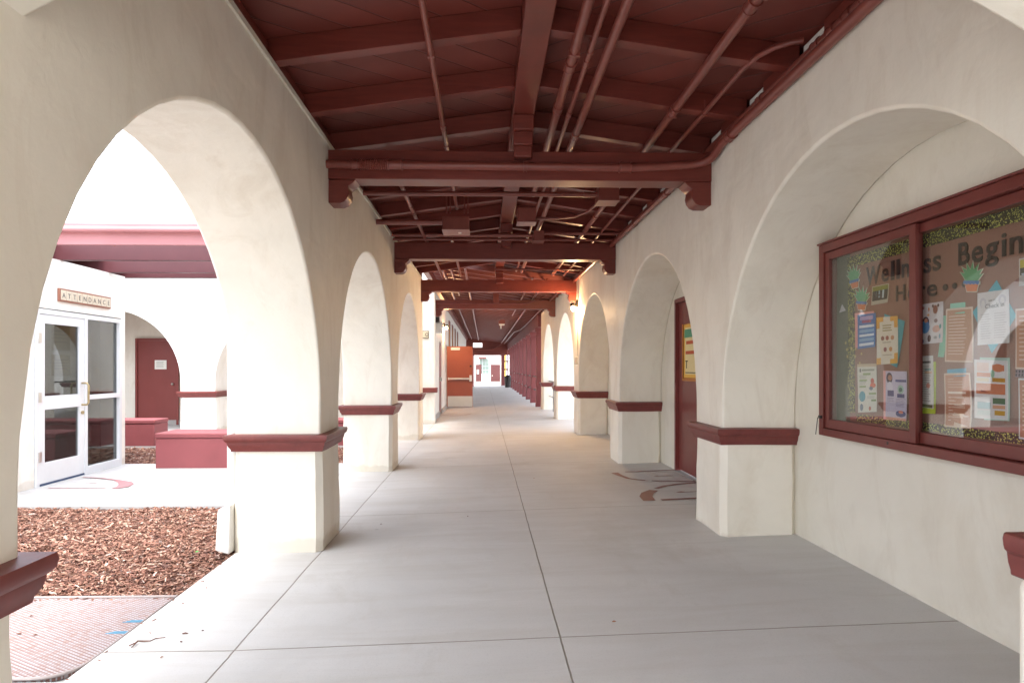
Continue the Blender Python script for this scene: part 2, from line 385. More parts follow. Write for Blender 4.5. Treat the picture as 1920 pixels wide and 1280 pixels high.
# ------------------------------------------------------------------ arcades
def arcade(name, label, axis, X0, X1, starts, plen, rad, z_top, mat, ledge_out=.055, ground=lambda a: 0., ledge_z=(.765,.89), end_fill=None, ledge_skip=()):
    """wall of arches. axis 'y': wall runs along Y between x = X0 (aisle face) and X1. axis 'x': runs along X, X0/X1 are y values"""
    if axis == 'y': W = lambda a, t, z: (t, a, z)
    else: W = lambda a, t, z: (a, t, z)
    mb = MB()
    n = 28
    a_first, a_last = starts[0], starts[-1]+plen
    zb = ledge_z[0]
    for i, s in enumerate(starts):
        segs = [s+plen*k/2 for k in range(3)]
        for q0, q1 in zip(segs, segs[1:]):
            mb.add([W(q0,X0,zb),W(q1,X0,zb),W(q1,X0,SPRING),W(q0,X0,SPRING)], [(0,1,2,3)])
            mb.add([W(q0,X1,zb),W(q1,X1,zb),W(q1,X1,SPRING),W(q0,X1,SPRING)], [(3,2,1,0)])
            mb.add([W(q0,X0,SPRING),W(q1,X0,SPRING),W(q1,X0,z_top),W(q0,X0,z_top)], [(0,1,2,3)])
            mb.add([W(q0,X1,SPRING),W(q1,X1,SPRING),W(q1,X1,z_top),W(q0,X1,z_top)], [(3,2,1,0)])
            mb.add([W(q0,X0,z_top),W(q1,X0,z_top),W(q1,X1,z_top),W(q0,X1,z_top)], [(0,1,2,3)])
            mb.add([W(q0,X0,zb),W(q1,X0,zb),W(q1,X1,zb),W(q0,X1,zb)], [(3,2,1,0)])
        for e in (s, s+plen):
            mb.add([W(e,X0,zb),W(e,X1,zb),W(e,X1,SPRING),W(e,X0,SPRING)], [(0,1,2,3)])
        if i == 0: mb.add([W(s,X0,SPRING),W(s,X1,SPRING),W(s,X1,z_top),W(s,X0,z_top)], [(0,1,2,3)])
        if i == len(starts)-1:
            e = s+plen; mb.add([W(e,X0,SPRING),W(e,X1,SPRING),W(e,X1,z_top),W(e,X0,z_top)], [(0,1,2,3)])
        else:
            o0 = s+plen; o1 = starts[i+1]; c = (o0+o1)/2; r = (o1-o0)/2
            pts = [(c-r*math.cos(math.pi*k/n), SPRING+rad*math.sin(math.pi*k/n)) for k in range(n+1)]
            for (a,za),(b,zb_) in zip(pts, pts[1:]):
                mb.add([W(a,X0,za),W(b,X0,zb_),W(b,X0,z_top),W(a,X0,z_top)], [(0,1,2,3)])
                mb.add([W(a,X1,za),W(b,X1,zb_),W(b,X1,z_top),W(a,X1,z_top)], [(3,2,1,0)])
                mb.add([W(a,X0,za),W(b,X0,zb_),W(b,X1,zb_),W(a,X1,za)], [(3,2,1,0)])
                mb.add([W(a,X0,z_top),W(b,X0,z_top),W(b,X1,z_top),W(a,X1,z_top)], [(0,1,2,3)])
    wall = mb.build(name, mat, bevel=.018, seg=3)
    tag(wall, label, 'wall')
    lo, hi = min(X0,X1), max(X0,X1)
    for i, s in enumerate(starts):
        # plinth: hand-trowelled block, uneven edges
        bm = bmesh.new(); nz, nr = 14, 40
        gx = .006; ch = .045
        c0, c1, d0, d1 = s-gx, s+plen+gx, lo-gx, hi+gx
        ring = []
        cor = [(c0,d0),(c1,d0),(c1,d1),(c0,d1)]
        def side(p, q, k):
            return [(p[0]+(q[0]-p[0])*t/k, p[1]+(q[1]-p[1])*t/k) for t in range(k)]
        e = ch
        oct_ = [(c0+e,d0),(c1-e,d0),(c1,d0+e),(c1,d1-e),(c1-e,d1),(c0+e,d1),(c0,d1-e),(c0,d0+e)]
        for k in range(8): ring += side(oct_[k], oct_[(k+1)%8], 6 if k%2 == 0 else 3)
        rows = []
        mid = ((c0+c1)/2, (d0+d1)/2)
        for j in range(nz+1):
            z = -.05 + (ledge_z[0]+.05)*j/nz
            row = []
            for (a, t) in ring:
                nn = noise.noise(Vector((a*3.1+i*7, t*3.1, z*2.2)))*.010+noise.noise(Vector((a*11, t*11, z*5+i)))*.004
                # corner softness grows upward
                cd_ = min(abs(a-c0),abs(a-c1))+min(abs(t-d0),abs(t-d1))
                k = 1+nn*2.2
                if cd_ < ch*1.01:
                    k += .018*noise.noise(Vector((z*4.5+i*3, a*2, t*2)))+.008*(1 if z < .60 else 0)
                row.append(bm.verts.new(W(mid[0]+(a-mid[0])*k, mid[1]+(t-mid[1])*k, z)))
            rows.append(row)
        m_ = len(ring)
        for j in range(nz):
            for q in range(m_):
                bm.faces.new((rows[j][q],rows[j][(q+1)%m_],rows[j+1][(q+1)%m_],rows[j+1][q]))
        bm.faces.new(rows[-1]); bm.faces.new(rows[0][::-1])
        bmesh.ops.recalc_face_normals(bm, faces=bm.faces)
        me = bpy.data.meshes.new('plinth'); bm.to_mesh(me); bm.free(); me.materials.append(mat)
        me.polygons.foreach_set('use_smooth', [True]*len(me.polygons)); me.set_sharp_from_angle(angle=math.radians(33))
        o = bpy.data.objects.new('plinth', me); COL.objects.link(o); o.parent = wall
        # moulded ledge
        if i in ledge_skip: continue
        z0, z1 = ledge_z; h = z1-z0
        prof = [(.004,0),(.018,0),(.020,.12),(.034,.30),(.040,.48),(.041,.55),(.050,.60),(.058,.70),(.062,.86),(.058,1.0),(-.01,1.06)]
        lb = MB(); rings = []
        sub = 5
        for (o_, t_) in prof:
            a0,a1,b0,b1 = s-o_, s+plen+o_, lo-o_, hi+o_
            cs = [(a0,b0),(a1,b0),(a1,b1),(a0,b1)]; r_ = []
            for k in range(4): r_ += side(cs[k], cs[(k+1)%4], sub)
            rings.append([W(a+.003*noise.noise(Vector((a*9,t*9,t_*3+i))), t+.003*noise.noise(Vector((a*8,t*8,7+i))), z0+h*t_+.004*noise.noise(Vector((a*3,t*3,i)))) for a, t in r_])
        vs = [v for r_ in rings for v in r_]; q = len(rings[0]); fs = []
        for j in range(len(rings)-1):
            for k in range(q): fs.append((j*q+k, j*q+(k+1)%q, (j+1)*q+(k+1)%q, (j+1)*q+k))
        fs.append(tuple(range((len(rings)-1)*q, len(rings)*q))); fs.append(tuple(range(q))[::-1])
        lb.add(vs, fs); lo_ = lb.build('ledge', LEDGERED, smooth=True); lo_.parent = wall
    return wall
L_starts = [P0+PP*k for k in range(-1, 3)]
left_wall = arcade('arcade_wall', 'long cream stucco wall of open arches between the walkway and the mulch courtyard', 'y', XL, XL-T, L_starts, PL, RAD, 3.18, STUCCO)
R_starts = [P0+PP*k for k in range(-1, 5)]
right_wall = arcade('arcade_wall', 'cream stucco arched wall on the notice board side of the walkway', 'y', XR, XR+.575, R_starts, PL, RAD, 3.18, STUCCO, ledge_z=(.805,.93))
far_arc = arcade('arcade_wall', 'white stucco arcade wall facing the courtyard behind the pink benches', 'x', 13.6, 14.25, [-14.13,-10.3,-6.47,-2.64], .73, RAD, 3.5, STUCCO2)

# transverse arch at the nearest piers
mb = MB(); n = 24; y0, y1 = 1.12, 1.74
def zt(x):
    c, r = .14, 1.38; u = max(-1, min(1, (x-c)/r)); return 2.345+.40*(1-u*u)
xs = [.14-1.38*math.cos(math.pi*k/n) for k in range(n+1)]
for a, b in zip(xs, xs[1:]):
    mb.hexa([(a,y0,zt(a)),(b,y0,zt(b)),(b,y1,zt(b)),(a,y1,zt(a)),(a,y0,3.3),(b,y0,3.3),(b,y1,3.3),(a,y1,3.3)])
mb2 = MB()
for a, b in zip(xs, xs[1:]):
    for yy, fl in ((y0,0),(y1,1)):
        q = [(a,yy,zt(a)),(b,yy,zt(b)),(b,yy,3.3),(a,yy,3.3)]; mb2.add(q, [(0,1,2,3)])
    mb2.add([(a,y0,zt(a)),(b,y0,zt(b)),(b,y1,zt(b)),(a,y1,zt(a))], [(0,1,2,3)])
    mb2.add([(a,y0,3.3),(b,y0,3.3),(b,y1,3.3),(a,y1,3.3)], [(0,1,2,3)])
cross = empty('transverse_arch', (.31, 1.4, 0), 'cream cross arch spanning the walkway at the nearest pair of piers', 'arch')
mb2.build('arch_band', STUCCO, cross, bevel=.015)
MB().box(1.52, 1.848, y0, y1, .93, 3.3).build('pilaster', STUCCO, cross, bevel=.02)
MB().box(1.508, 1.848, y0-.01, y1+.012, 0, .81).build('plinth', STUCCO, cross, bevel=.03, seg=3)
lb = MB()
prof = [(.004,0),(.018,0),(.020,.12),(.034,.30),(.040,.48),(.041,.55),(.056,.60),(.062,.70),(.066,.86),(.058,1.0)]
out = [(1.52-o_*.5, .805+.125*t_) for o_, t_ in prof]+[(1.87,.93),(1.87,.805)]
lb.prism(out, lambda u, v, t: (u, y0-.03+t*(y1-y0+.06), v)); lb.build('ledge', LEDGERED, cross, bevel=.006)

# right inner wall behind the blind arches
XB = XR+.575
iw = empty('inner_wall', (XB+.15, 5, 0), 'flat cream wall behind the right arches carrying the notice board and red door', 'wall')
DY0, DY1 = 6.85, 7.82; DZ = 2.20
MB().box(XB, XB+.25, 1.0, DY0-.06, -.1, 3.2).box(XB, XB+.25, DY1+.05, 12.8, -.1, 3.2).box(XB, XB+.25, DY0-.06, DY1+.05, DZ+.05, 3.2).build('wall', BLOCK, iw)
# ------------------------------------------------------------------ roofs
CX, HW = .31, 1.55
def rz(x, base=3.2): return base+.22*(1-abs(x-CX)/HW)
roof = empty('walkway_roof', (CX, 1, 3.2), 'low gabled roof of dark red planks and rafters over the near walkway', 'roof')
dk = MB()
for s in (-1, 1):
    xe = CX+s*(HW+1.1)
    for (ya, yb) in ((.9, 12.75),):
        dk.hexa([(CX,ya,rz(CX)+.14),(xe,ya,rz(xe)+.14),(xe,yb,rz(xe)+.14),(CX,yb,rz(CX)+.14),(CX,ya,rz(CX)+.19),(xe,ya,rz(xe)+.19),(xe,yb,rz(xe)+.19),(CX,yb,rz(CX)+.19)])
dk.build('deck', DECK, roof)
MB().box(CX-.085, CX+.085, 1.0, 12.7, 3.37, 3.56).build('ridge_beam', WOODRED, roof, bevel=.006)
ry = 3.02-.755*16
while ry < 12.6:
    if ry > 1.6:
        for s in (-1, 1):
            x0 = CX+s*.086; x1 = CX+s*(HW+.04); h = .04
            MB().hexa([(x0,ry-h,rz(x0)),(x1,ry-h,rz(x1)),(x1,ry+h,rz(x1)),(x0,ry+h,rz(x0)),(x0,ry-h,rz(x0)+.139),(x1,ry-h,rz(x1)+.139),(x1,ry+h,rz(x1)+.139),(x0,ry+h,rz(x0)+.139)]).build('rafter', WOODRED, roof, bevel=.004)
    ry += .755
# wall plates closing the gap over the walls (left solid, right with vent gaps)
MB().box(XL-.62, XL-.03, 1.1, 12.6, 3.183, 3.31).build('wall_plate', WOODRED, roof)
pl = MB(); ry = 3.02-.755*2
while ry < 12.6:
    pl.box(XR+.03, XR+.3, ry+.04, ry+.40, 3.183, 3.31); ry += .755
pl.build('wall_plate', WOODRED, roof)
fr_ = MB(); ry = 3.02-.755*2
while ry < 12.3:
    fr_.box(XR+.05, XR+.4, ry+.401, ry+.66, 3.235, 3.30); ry += .755
fr_.build('frieze_block', plain('frieze_white', (.8,.79,.75)), roof)  # white blocks standing in for daylight seen in the vent gaps
for (xa, nm) in ((XL-.012, 'left'), (XR-.004, 'right')):
    MB().box(xa-(0 if nm == 'left' else .006), xa+(.026 if nm == 'left' else .016), 1.1, 12.55, 3.160, 3.194).build('trim_strip', TRIM, roof)

BEAM_Y = [5.05, 8.75, 12.45, 16.15]
ords = ['nearest', 'second', 'third, lamp-lit orange', 'fourth']
for i, by in enumerate(BEAM_Y):
    t = empty('tie_beam', (CX, by, 2.9), ['dark red tie beam with a conduit across its face, nearest the camera', 'dark red tie beam with thin conduits along its top, second one in',
        'third tie beam, glowing orange beside the lit wall lamp', 'fourth tie beam with a thin pipe, where the plastered arches give way to the sloping roof'][i], 'beam', 'tie beams across the walkway')
    MB().box(XL-.02, XR+.02, by, by+.2, 2.905, 3.137).build('beam', WOODRED, t, bevel=.006)
    for s in (-1, 1):
        xe = XL-.01 if s < 0 else XR+.01
        q = [(0,2.903),(0,2.72),(.02,2.714),(.10,2.714),(.135,2.728),(.160,2.760),(.170,2.80),(.163,2.835),(.165,2.85),(.20,2.875),(.225,2.903)]
        MB().prism(q, lambda u, v, tt: (xe-s*u, by+.012+tt*.176, v)).build('corbel', WOODRED, t, bevel=.004)
    bk = MB()
    if i < 3:
        bk.box(CX-.07, CX+.07, by-.10, by-.002, 3.06, 3.145).box(CX-.075, CX+.075, by-.13, by-.002, 3.145, 3.25).box(CX-.082, CX+.082, by-.17, by+.3, 3.25, 3.368)
    else: bk.box(CX-.08, CX+.08, by-.12, by-.002, 3.05, 3.30)
    bk.build('bracket_block', WOODRED, t, bevel=.008)

fb = empty('building', (3, -3, 0), 'cream wall carrying on past the nearest right pier, behind the camera', 'building')
MB().box(1.87, 2.6, -9.5, 1.0, -.1, 3.6).build('wall', STUCCO, fb)  # unseen wall, added to cut the light from behind on the right
MB().box(-1.9, 1.869, -3.6, .88, 3.34, 3.45).build('ceiling', DECK, fb)  # unseen, added to keep high skylight off the rafter faces
JOISTRED = paint('glossy_dark_red_joist', (.23,.07,.06), .32, .92, (.6,1,1), 5, .5, 0, .02)
# lean-to roof beyond the third beam
def lz(x): return 3.60-(x+1.3)*(.47/3.2)
lean = empty('lean_to_roof', (CX, 30, 3.2), 'long dark red lean-to roof with close joists over the far walkway', 'roof')
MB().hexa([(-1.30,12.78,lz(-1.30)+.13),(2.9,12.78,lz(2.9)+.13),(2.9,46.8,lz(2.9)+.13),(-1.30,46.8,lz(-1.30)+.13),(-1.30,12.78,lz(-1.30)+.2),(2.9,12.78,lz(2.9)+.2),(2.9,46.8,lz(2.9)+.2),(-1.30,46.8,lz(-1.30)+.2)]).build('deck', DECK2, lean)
jy = 13.1
while jy < 46.4:
    x0, x1, h = -1.29, 1.98, .028
    MB().hexa([(x0,jy-h,lz(x0)),(x1,jy-h,lz(x1)),(x1,jy+h,lz(x1)),(x0,jy+h,lz(x0)),(x0,jy-h,lz(x0)+.129),(x1,jy-h,lz(x1)+.129),(x1,jy+h,lz(x1)+.129),(x0,jy+h,lz(x0)+.129)]).build('joist', JOISTRED, lean)
    jy += .61
MB().box(-1.29,-1.17,12.8,46.4,lz(-1.3)-.18,lz(-1.3)-.004).build('ledger', WOODRED, lean)
# fourth bay and gable closure above third beam on right wall: low wall continues
MB().box(XL-.6, XL, 12.45, 12.72, 2.7, 3.72).box(XR+.0,XR+.5,12.0,23.3,3.183,3.262).build('wall_plate', WOODRED, lean)

# ------------------------------------------------------------------ left building
LB = empty('building', (-4, 30, 0), 'long pale building on the left with the orange door and tall windows', 'building')
BX = -1.30
wy = [(16.0,18.35),(19.40,21.75),(22.70,23.3),(24.3,25.6),(26.6,28.0),(29.0,30.6),(31.6,46.6)]
bmw = MB()
for a, b in wy: bmw.box(-9.5, BX, a, b, -.2, 4.3)
bmw.box(-9.5, BX-.1, 18.35, 19.40, 2.17, 4.3).box(BX-.1, BX, 18.35, 19.40, 2.17, 4.3)
bmw.box(-9.5, BX, 21.75, 22.70, 2.2, 4.3)
for a, b in ((23.3,24.3),(25.6,26.6),(28.0,29.0),(30.6,31.6)):
    bmw.box(-9.5, BX, a, b, -.2, 1.0).box(-9.5, BX, a, b, 3.15, 4.3)
bmw.build('wall', STUCCO2, LB)
MB().box(-9.4, -1.95, 15.93, 16.0, .0, .12).box(BX, BX+.03, 16.0, 18.35, -.02, .13).box(BX, BX+.03, 19.4, 21.75, -.02, .13).box(BX, BX+.03, 22.7, 46.5, -.02, .13).build('baseboard', plain('grey_baseboard', (.38,.36,.34)), LB)
MB().box(-1.97, -1.22, 15.75, 16.0, 0, 3.6).build('pier', STUCCO2, LB, bevel=.015)
MB().box(-2.03, -1.16, 15.69, 15.99, .78, .90).build('ledge', LEDGERED, LB, bevel=.012, seg=3)
AMB = plain('amber_blind', (.75,.42,.14), .6); WINF = plain('window_frame_paint', (.18,.05,.045), .5)
for a, b in ((23.3,24.3),(25.6,26.6),(28.0,29.0),(30.6,31.6)):
    wn = MB().box(BX-.03, BX+.02, a, a+.08, 1.0, 3.15).box(BX-.03, BX+.02, b-.08, b, 1.0, 3.15).box(BX-.03, BX+.02, a+.08, b-.08, 1.0, 1.08).box(BX-.03, BX+.02, a+.08, b-.08, 3.07, 3.15).box(BX-.03,BX+.01,a+.08,b-.08,2.0,2.05).build('window', WINF, LB)
    o = MB().box(BX-.02, BX-.01, a+.08, b-.08, 1.08, 3.07).build('pane', AMB); put(o, wn)
# side door in that wall
d = MB().box(BX-.05, BX-.0, 18.42, 19.33, .06, 2.13).build('side_door', DOORRED); tag(recenter(d), 'flat red door in the left building wall just before the orange open door', 'door')
h = MB().box(BX, BX+.07, 18.5, 18.55, 1.0, 1.12).box(BX+.04,BX+.07,18.5,18.68,1.03,1.07).build('handle', STEEL); put(h, d)
# opened orange door
od = empty('open_door', (BX+.02, 21.72, 0), 'orange-red metal door standing open across the walkway with a steel push bar', 'door')
X0d, X1d, Yd = BX+.03, -.38, 21.70
MB().box(X0d, X1d, Yd, Yd+.045, .05, 2.13).build('door_leaf', DOORORG, od, bevel=.004)
MB().box(X0d+.03, X1d-.01, Yd-.006, Yd-.001, .06, .42).build('kick_plate', STEEL, od)
pb = MB().box(X0d+.05, X1d-.08, Yd-.09, Yd-.04, .99, 1.05).build('push_bar', STEEL, od, bevel=.006)
MB().box(X1d-.11, X1d-.03, Yd-.075, Yd-.001, .93, 1.14).box(X0d+.04,X0d+.08,Yd-.07,Yd-.001,.98,1.06).build('push_bar_case', WHITEMET, od, bevel=.006)
MB().box(X0d+.14, X0d+.45, Yd-.06, Yd-.001, 2.00, 2.09).build('door_closer', WHITEMET, od, bevel=.006)
MB().tube([(X1d-.07,Yd-.03,1.45),(X1d-.07,Yd-.001,1.45)], .035).build('lock', DARKMET, od)
mb = MB()
for z in (.3,1.1,1.9): mb.tube([(X0d-.012,Yd+.01,z-.05),(X0d-.012,Yd+.01,z+.05)], .012)
mb.build('hinge', STEEL, od)
# painted swing arc
o = MB(); band(o, [on_z(830,778,0),on_z(850,780,0),on_z(872,779,0),on_z(884,777,0)], .05); o = o.build('painted_line', MARK); o.parent = walk

# number plate on pier facing the camera
npx = empty('room_number_plate', (-1.55, 15.74, 2.2), 'small brass-edged room number plate on the far left pier', 'sign')
x0, z1 = on_y(792,620,15.74); x1, z0 = on_y(804,634,15.74); x0 -= .1
MB().box(x0, x1, 15.735, 15.749, z0, z1).build('plate', plain('plate_olive', (.17,.14,.08)), npx)
MB().box(x0+.015, x1-.015, 15.727, 15.734, z0+.015, z1-.015).build('face', plain('plate_cream', (.62,.56,.42)), npx)
def text_mesh(name, s, size, M, mat, parent=None, extrude=.002, offset=0.0, align='LEFT'):
    cu = bpy.data.curves.new(name, 'FONT'); cu.body = s; cu.size = size; cu.extrude = extrude; cu.offset = offset; cu.align_x = align
    cu.resolution_u = 3
    tmp = bpy.data.objects.new(name, cu); COL.objects.link(tmp)
    dg = bpy.context.evaluated_depsgraph_get(); dg.update()
    me = bpy.data.meshes.new_from_object(tmp.evaluated_get(dg)); bpy.data.objects.remove(tmp); bpy.data.curves.remove(cu)
    me.name = name; me.transform(M); me.materials.clear(); me.materials.append(mat)
    o = bpy.data.objects.new(name, me); COL.objects.link(o)
    if parent: put(o, parent)
    return o
def frame_mat(origin, right, up):
    r = Vector(right).normalized(); u = Vector(up).normalized(); n_ = r.cross(u)
    return Matrix(((r.x,u.x,n_.x,origin[0]),(r.y,u.y,n_.y,origin[1]),(r.z,u.z,n_.z,origin[2]),(0,0,0,1)))
INK = plain('black_ink', (.02,.02,.02))
text_mesh('numeral', 'O', .12, frame_mat((x1-.10,15.725,z0+.05),(1,0,0),(0,0,1)), INK, npx)

# ------------------------------------------------------------------ right far: posts, header, rails
hd = empty('post_header', (1.86, 32, 2.7), 'dark red header beam carried by the row of rose red posts', 'beam')
MB().box(1.75, 1.97, 20.3, 46.4, 2.72, lz(1.95)-.004).build('beam', POSTRED, hd, bevel=.01)
PY = [21.0+2.45*i for i in range(10)]
nth = ['first','second','third','fourth','fifth','sixth','seventh','eighth','ninth','tenth']
for i, y in enumerate(PY):
    t = empty('post', (1.86, y, 0), nth[i]+' square rose red post past the last plastered arch', 'post', 'red posts along the far walkway')
    MB().box(1.76, 1.96, y, y+.2, .05, 2.60).build('shaft', POSTRED, t, bevel=.012)
    MB().box(1.74, 1.98, y-.02, y+.22, .05, .22).build('base', POSTRED, t, bevel=.01)
    MB().box(1.735, 1.985, y-.025, y+.225, 2.44, 2.50).box(1.72,2.0,y-.04,y+.24,2.60,2.715).build('capital', POSTRED, t, bevel=.01)
for i in range(len(PY)-1):
    a, b = PY[i]+.2, PY[i+1]
    t = empty('handrail', (1.86, (a+b)/2, .5), 'grey double handrail between the %s and %s red posts' % (nth[i], nth[i+1]), 'handrail', 'handrails between the red posts')
    for z in (1.08, .60): MB().tube([(1.86,a,z),(1.86,b,z)], .022).build('rail', GREYMET if i < 2 else STEEL, t)
# metal railing in the last plastered arch
t = empty('railing', (2.15, 18.6, 0), 'thin grey metal railing standing in the farthest plastered arch on the right', 'railing')
MB().tube([(2.05,16.55,.98),(2.05,19.6,.98)], .024).build('top_rail', GREYMET, t)
MB().tube([(2.05,16.55,.52),(2.05,19.6,.52)], .014).build('lower_rail', GREYMET, t)
for y in (17.3, 18.5): MB().tube([(2.05,y,.07),(2.05,y,.96)], .015).build('baluster', GREYMET, t)
# pale building beyond the right openings
t = empty('building', (14, 30, 0), 'pale blank building seen through the right hand arches', 'building')
MB().box(11, 13, 10, 60, 0, 4.2).build('wall', STUCCO2, t); MB().box(10.6,13.4,9.6,60.4,4.2,4.4).build('roof', FASCIA, t)
# bin and hoop rail at the end of the posts
t = empty('litter_bin', (1.55, 42, 0), 'dark litter bin at the far end of the red posts', 'bin')
MB().tube([(1.62,42,.08),(1.62,42,.75)], [.2,.24], 16).build('body', DARKMET, t); MB().tube([(1.62,42,.75),(1.62,42,.82),(1.62,42,.9)], [.26,.22,.08], 16).build('lid', DARKMET, t)
hp = [(1.55,47.2,.0),(1.55,47.2,.55)]+[(1.7-.15*math.cos(a),47.2,.55+.15*math.sin(a)) for a in [math.pi*k/12 for k in range(7)]]+[(2.1,47.2,.70)]
tag(MB().tube(hp, .035).build('hoop_rail', POSTRED), 'short curved red pipe rail outside the far portal', 'rail')

FARRED = paint('dark_red_door_paint', (.085,.02,.018), .45, .88)
# ------------------------------------------------------------------ far portal
pt = empty('portal', (.3, 46.5, 0), 'red framed opening closing the far end of the walkway', 'gateway')
MB().box(-1.3, 2.0, 46.5, 46.75, 2.33, 2.90).build('header', WOODRED, pt, bevel=.01)
MB().box(-.75, 1.6, 46.44, 46.49, 2.30, 2.50).build('trim_board', FRAMERED, pt)
for a, b in ((-.98,-.72), (1.28,1.55)): MB().box(a, b, 46.5, 46.75, 0, 2.33).build('post', FASCIA if a < 0 else POSTRED, pt, bevel=.01)
mb = MB().prism([(-.12,2.9),(2.0,2.9),(2.0,lz(2.0)+.14),(-.12,lz(-.12)+.14)], lambda u,v,t: (u,46.55+.15*t,v)).prism([(-1.3,2.9),(-.78,2.9),(-.78,lz(-.78)+.14),(-1.3,lz(-1.3)+.14)], lambda u,v,t: (u,46.55+.15*t,v)).prism([(-.779,3.22),(-.121,3.22),(-.121,lz(-.121)+.14),(-.779,lz(-.779)+.14)], lambda u,v,t: (u,46.55+.15*t,v))
mb.build('gable_panel', WOODRED, pt)
gb = MB().box(-1.3, -1.0, 46.5, 46.7, 0, 2.33).build('side_panel', STUCCO2, pt)
# building and door leaves in the far yard
t = empty('building', (0, 69, -.45), 'white building with a tall green-grey window framed by the far portal', 'building')
MB().box(-14, 16, 68, 74, -.45, 5.2).build('wall', STUCCO2, t)
x0, z1 = on_y(898,672,67.9); x1, z0 = on_y(917,701,67.9)
wn = MB().box(x0, x1, 67.93, 67.99, z0, z1).build('window', WHITEMET, t)
mb = MB()
for i in range(3):
    for j in range(4):
        mb.box(x0+.05+(x1-x0-.05)*i/3, x0+(x1-x0)*(i+1)/3, 67.9, 67.929, z0+.05+(z1-z0-.05)*j/4, z0+(z1-z0)*(j+1)/4)
o = mb.build('pane', plain('grey_green_pane', (.20,.25,.22), .2)); put(o, wn)
a0, b0 = on_y(897,669.5,67.8); a1, b1 = on_y(912,672,67.8)
MB().box(a0, a1, 67.3, 67.99, b1, b0).build('awning', FRAMERED, t)
for k, (xa, xb) in enumerate(((892,903),(920,938))):
    X0_, zt_ = on_y(xa, 683, 64); X1_, zb_ = on_y(xb, 723, 64)
    t = empty('door_leaf', ((X0_+X1_)/2, 64, -.45), ['narrow red door leaf with pale notices, left one beyond the portal','wide red door leaf with a pale kick plate, right one beyond the portal'][k], 'door', 'red doors beyond the portal')
    MB().box(X0_, X1_, 64, 64.06, -.45, zt_).build('leaf', FARRED, t); MB().box(X0_+.03, X1_-.03, 63.98, 63.999, -.42, -.02).build('kick_plate', plain('pale_plate',(.6,.55,.45)), t)
    MB().box(X0_+.12, X0_+.32 if k == 0 else X0_+.2, 63.975, 63.999, .75 if k == 0 else .55, 1.2 if k == 0 else .62).build('notice' if k == 0 else 'handle', plain('pale_sheet',(.7,.65,.55)), t)
t = empty('side_window', (2.0, 52, 0), 'tall window with yellow sheets at the right of the far portal', 'window')
a0, b0 = on_y(945.5,661,52); a1, b1 = on_y(954,709,52)
MB().box(a0-.02, a1+1.0, 52.05, 52.3, -.25, 3.4).build('wall', STUCCO2, t)
MB().box(a0, a1, 52.0, 52.045, b1, b0).build('frame', DARKMET, t)
mb = MB(); mc = (b0-b1)/3
for j in range(3): mb.box(a0+.03, a0+.17, 51.98, 51.999, b1+.12+mc*j*.95, b1+mc*(j+1)*.95)
mb.build('yellow_sheet', plain('yellow_sheet',(.8,.55,.12)), t)
mb = MB()
for j in range(3): mb.box(a0+.18, a1-.02, 51.98, 51.999, b1+.12+mc*j*.95, b1+mc*(j+1)*.95)
mb.build('pane', plain('pale_pane',(.5,.53,.6),.2), t)
# ------------------------------------------------------------------ conduits and boxes under the roof
def conduit(label, pts, r, clamps=(), couplings=(), group='red painted conduits under the roof', mat=None, name='conduit', cat='pipe'):
    """clamps: points where a strap crosses; couplings: (point, direction, length)"""
    mat = mat or PIPERED
    P_ = [Vector(p) for p in pts]
    mid = P_[len(P_)//2]
    t = empty(name, mid, label, cat, group)
    MB().tube(pts, r, 14).build('tube', mat, t, smooth=True)
    for c, d, ln in couplings:
        c = Vector(c); d = Vector(d).normalized()
        MB().tube([c-d*ln/2, c-d*ln*.4, c-d*ln*.38, c+d*ln*.38, c+d*ln*.4, c+d*ln/2], [r*1.3,r*1.3,r*1.15,r*1.15,r*1.3,r*1.3], 14).build('coupling', mat, t, smooth=True)
    for c in clamps:
        c = Vector(c)
        MB().box(c.x-r*1.15, c.x+r*1.15, c.y-.012, c.y+.012, c.z-r*1.15, c.z+r*.4).box(c.x-.006, c.x+.006, c.y-.011, c.y+.011, c.z+r*.4, c.z+.09).build('clamp', mat, t, bevel=.003)
    return t
def bend(a, b, c, r, n=7):
    """rounded corner at b between a and c"""
    a, b, c = Vector(a), Vector(b), Vector(c)
    u = (a-b).normalized(); v = (c-b).normalized()
    p0 = b+u*r; p1 = b+v*r
    return [tuple((1-t)**2*p0+2*t*(1-t)*b+t*t*p1) for t in [i/n for i in range(n+1)]]
RY = [3.02+.755*k for k in range(-3, 13)]
def along(x, z, r, y0, y1, label, cl=(), cp=(), **k):
    return conduit(label, [(x,y0,z),(x,(y0+y1)/2,z),(x,y1,z)], r, [(x,y,z) for y in cl], [((x,y,z),(0,1,0),.09) for y in cp], **k)
along(-.315, 3.27, .019, 1.75, 7.42, 'lone thin conduit left of the ridge beam, ending at the hanging box', [3.77,5.30], [4.9])
along(.545, 3.30, .030, 1.75, 6.9, 'thick conduit just right of the ridge beam, leftmost of the three together', [3.77,5.5], [3.95,4.6])
along(.640, 3.30, .017, 1.75, 12.4, 'thin conduit in the middle of the three beside the ridge beam', [3.77,5.5], [3.92,4.7])
along(.745, 3.29, .029, 1.75, 12.4, 'thick conduit at the right of the three beside the ridge beam', [5.5], [5.1])
along(1.36, 3.235, .030, 1.75, 12.4, 'thick conduit running toward the right wall below the rafters', [3.05,4.52,6.8], [3.15,4.45,6.0,7.6])
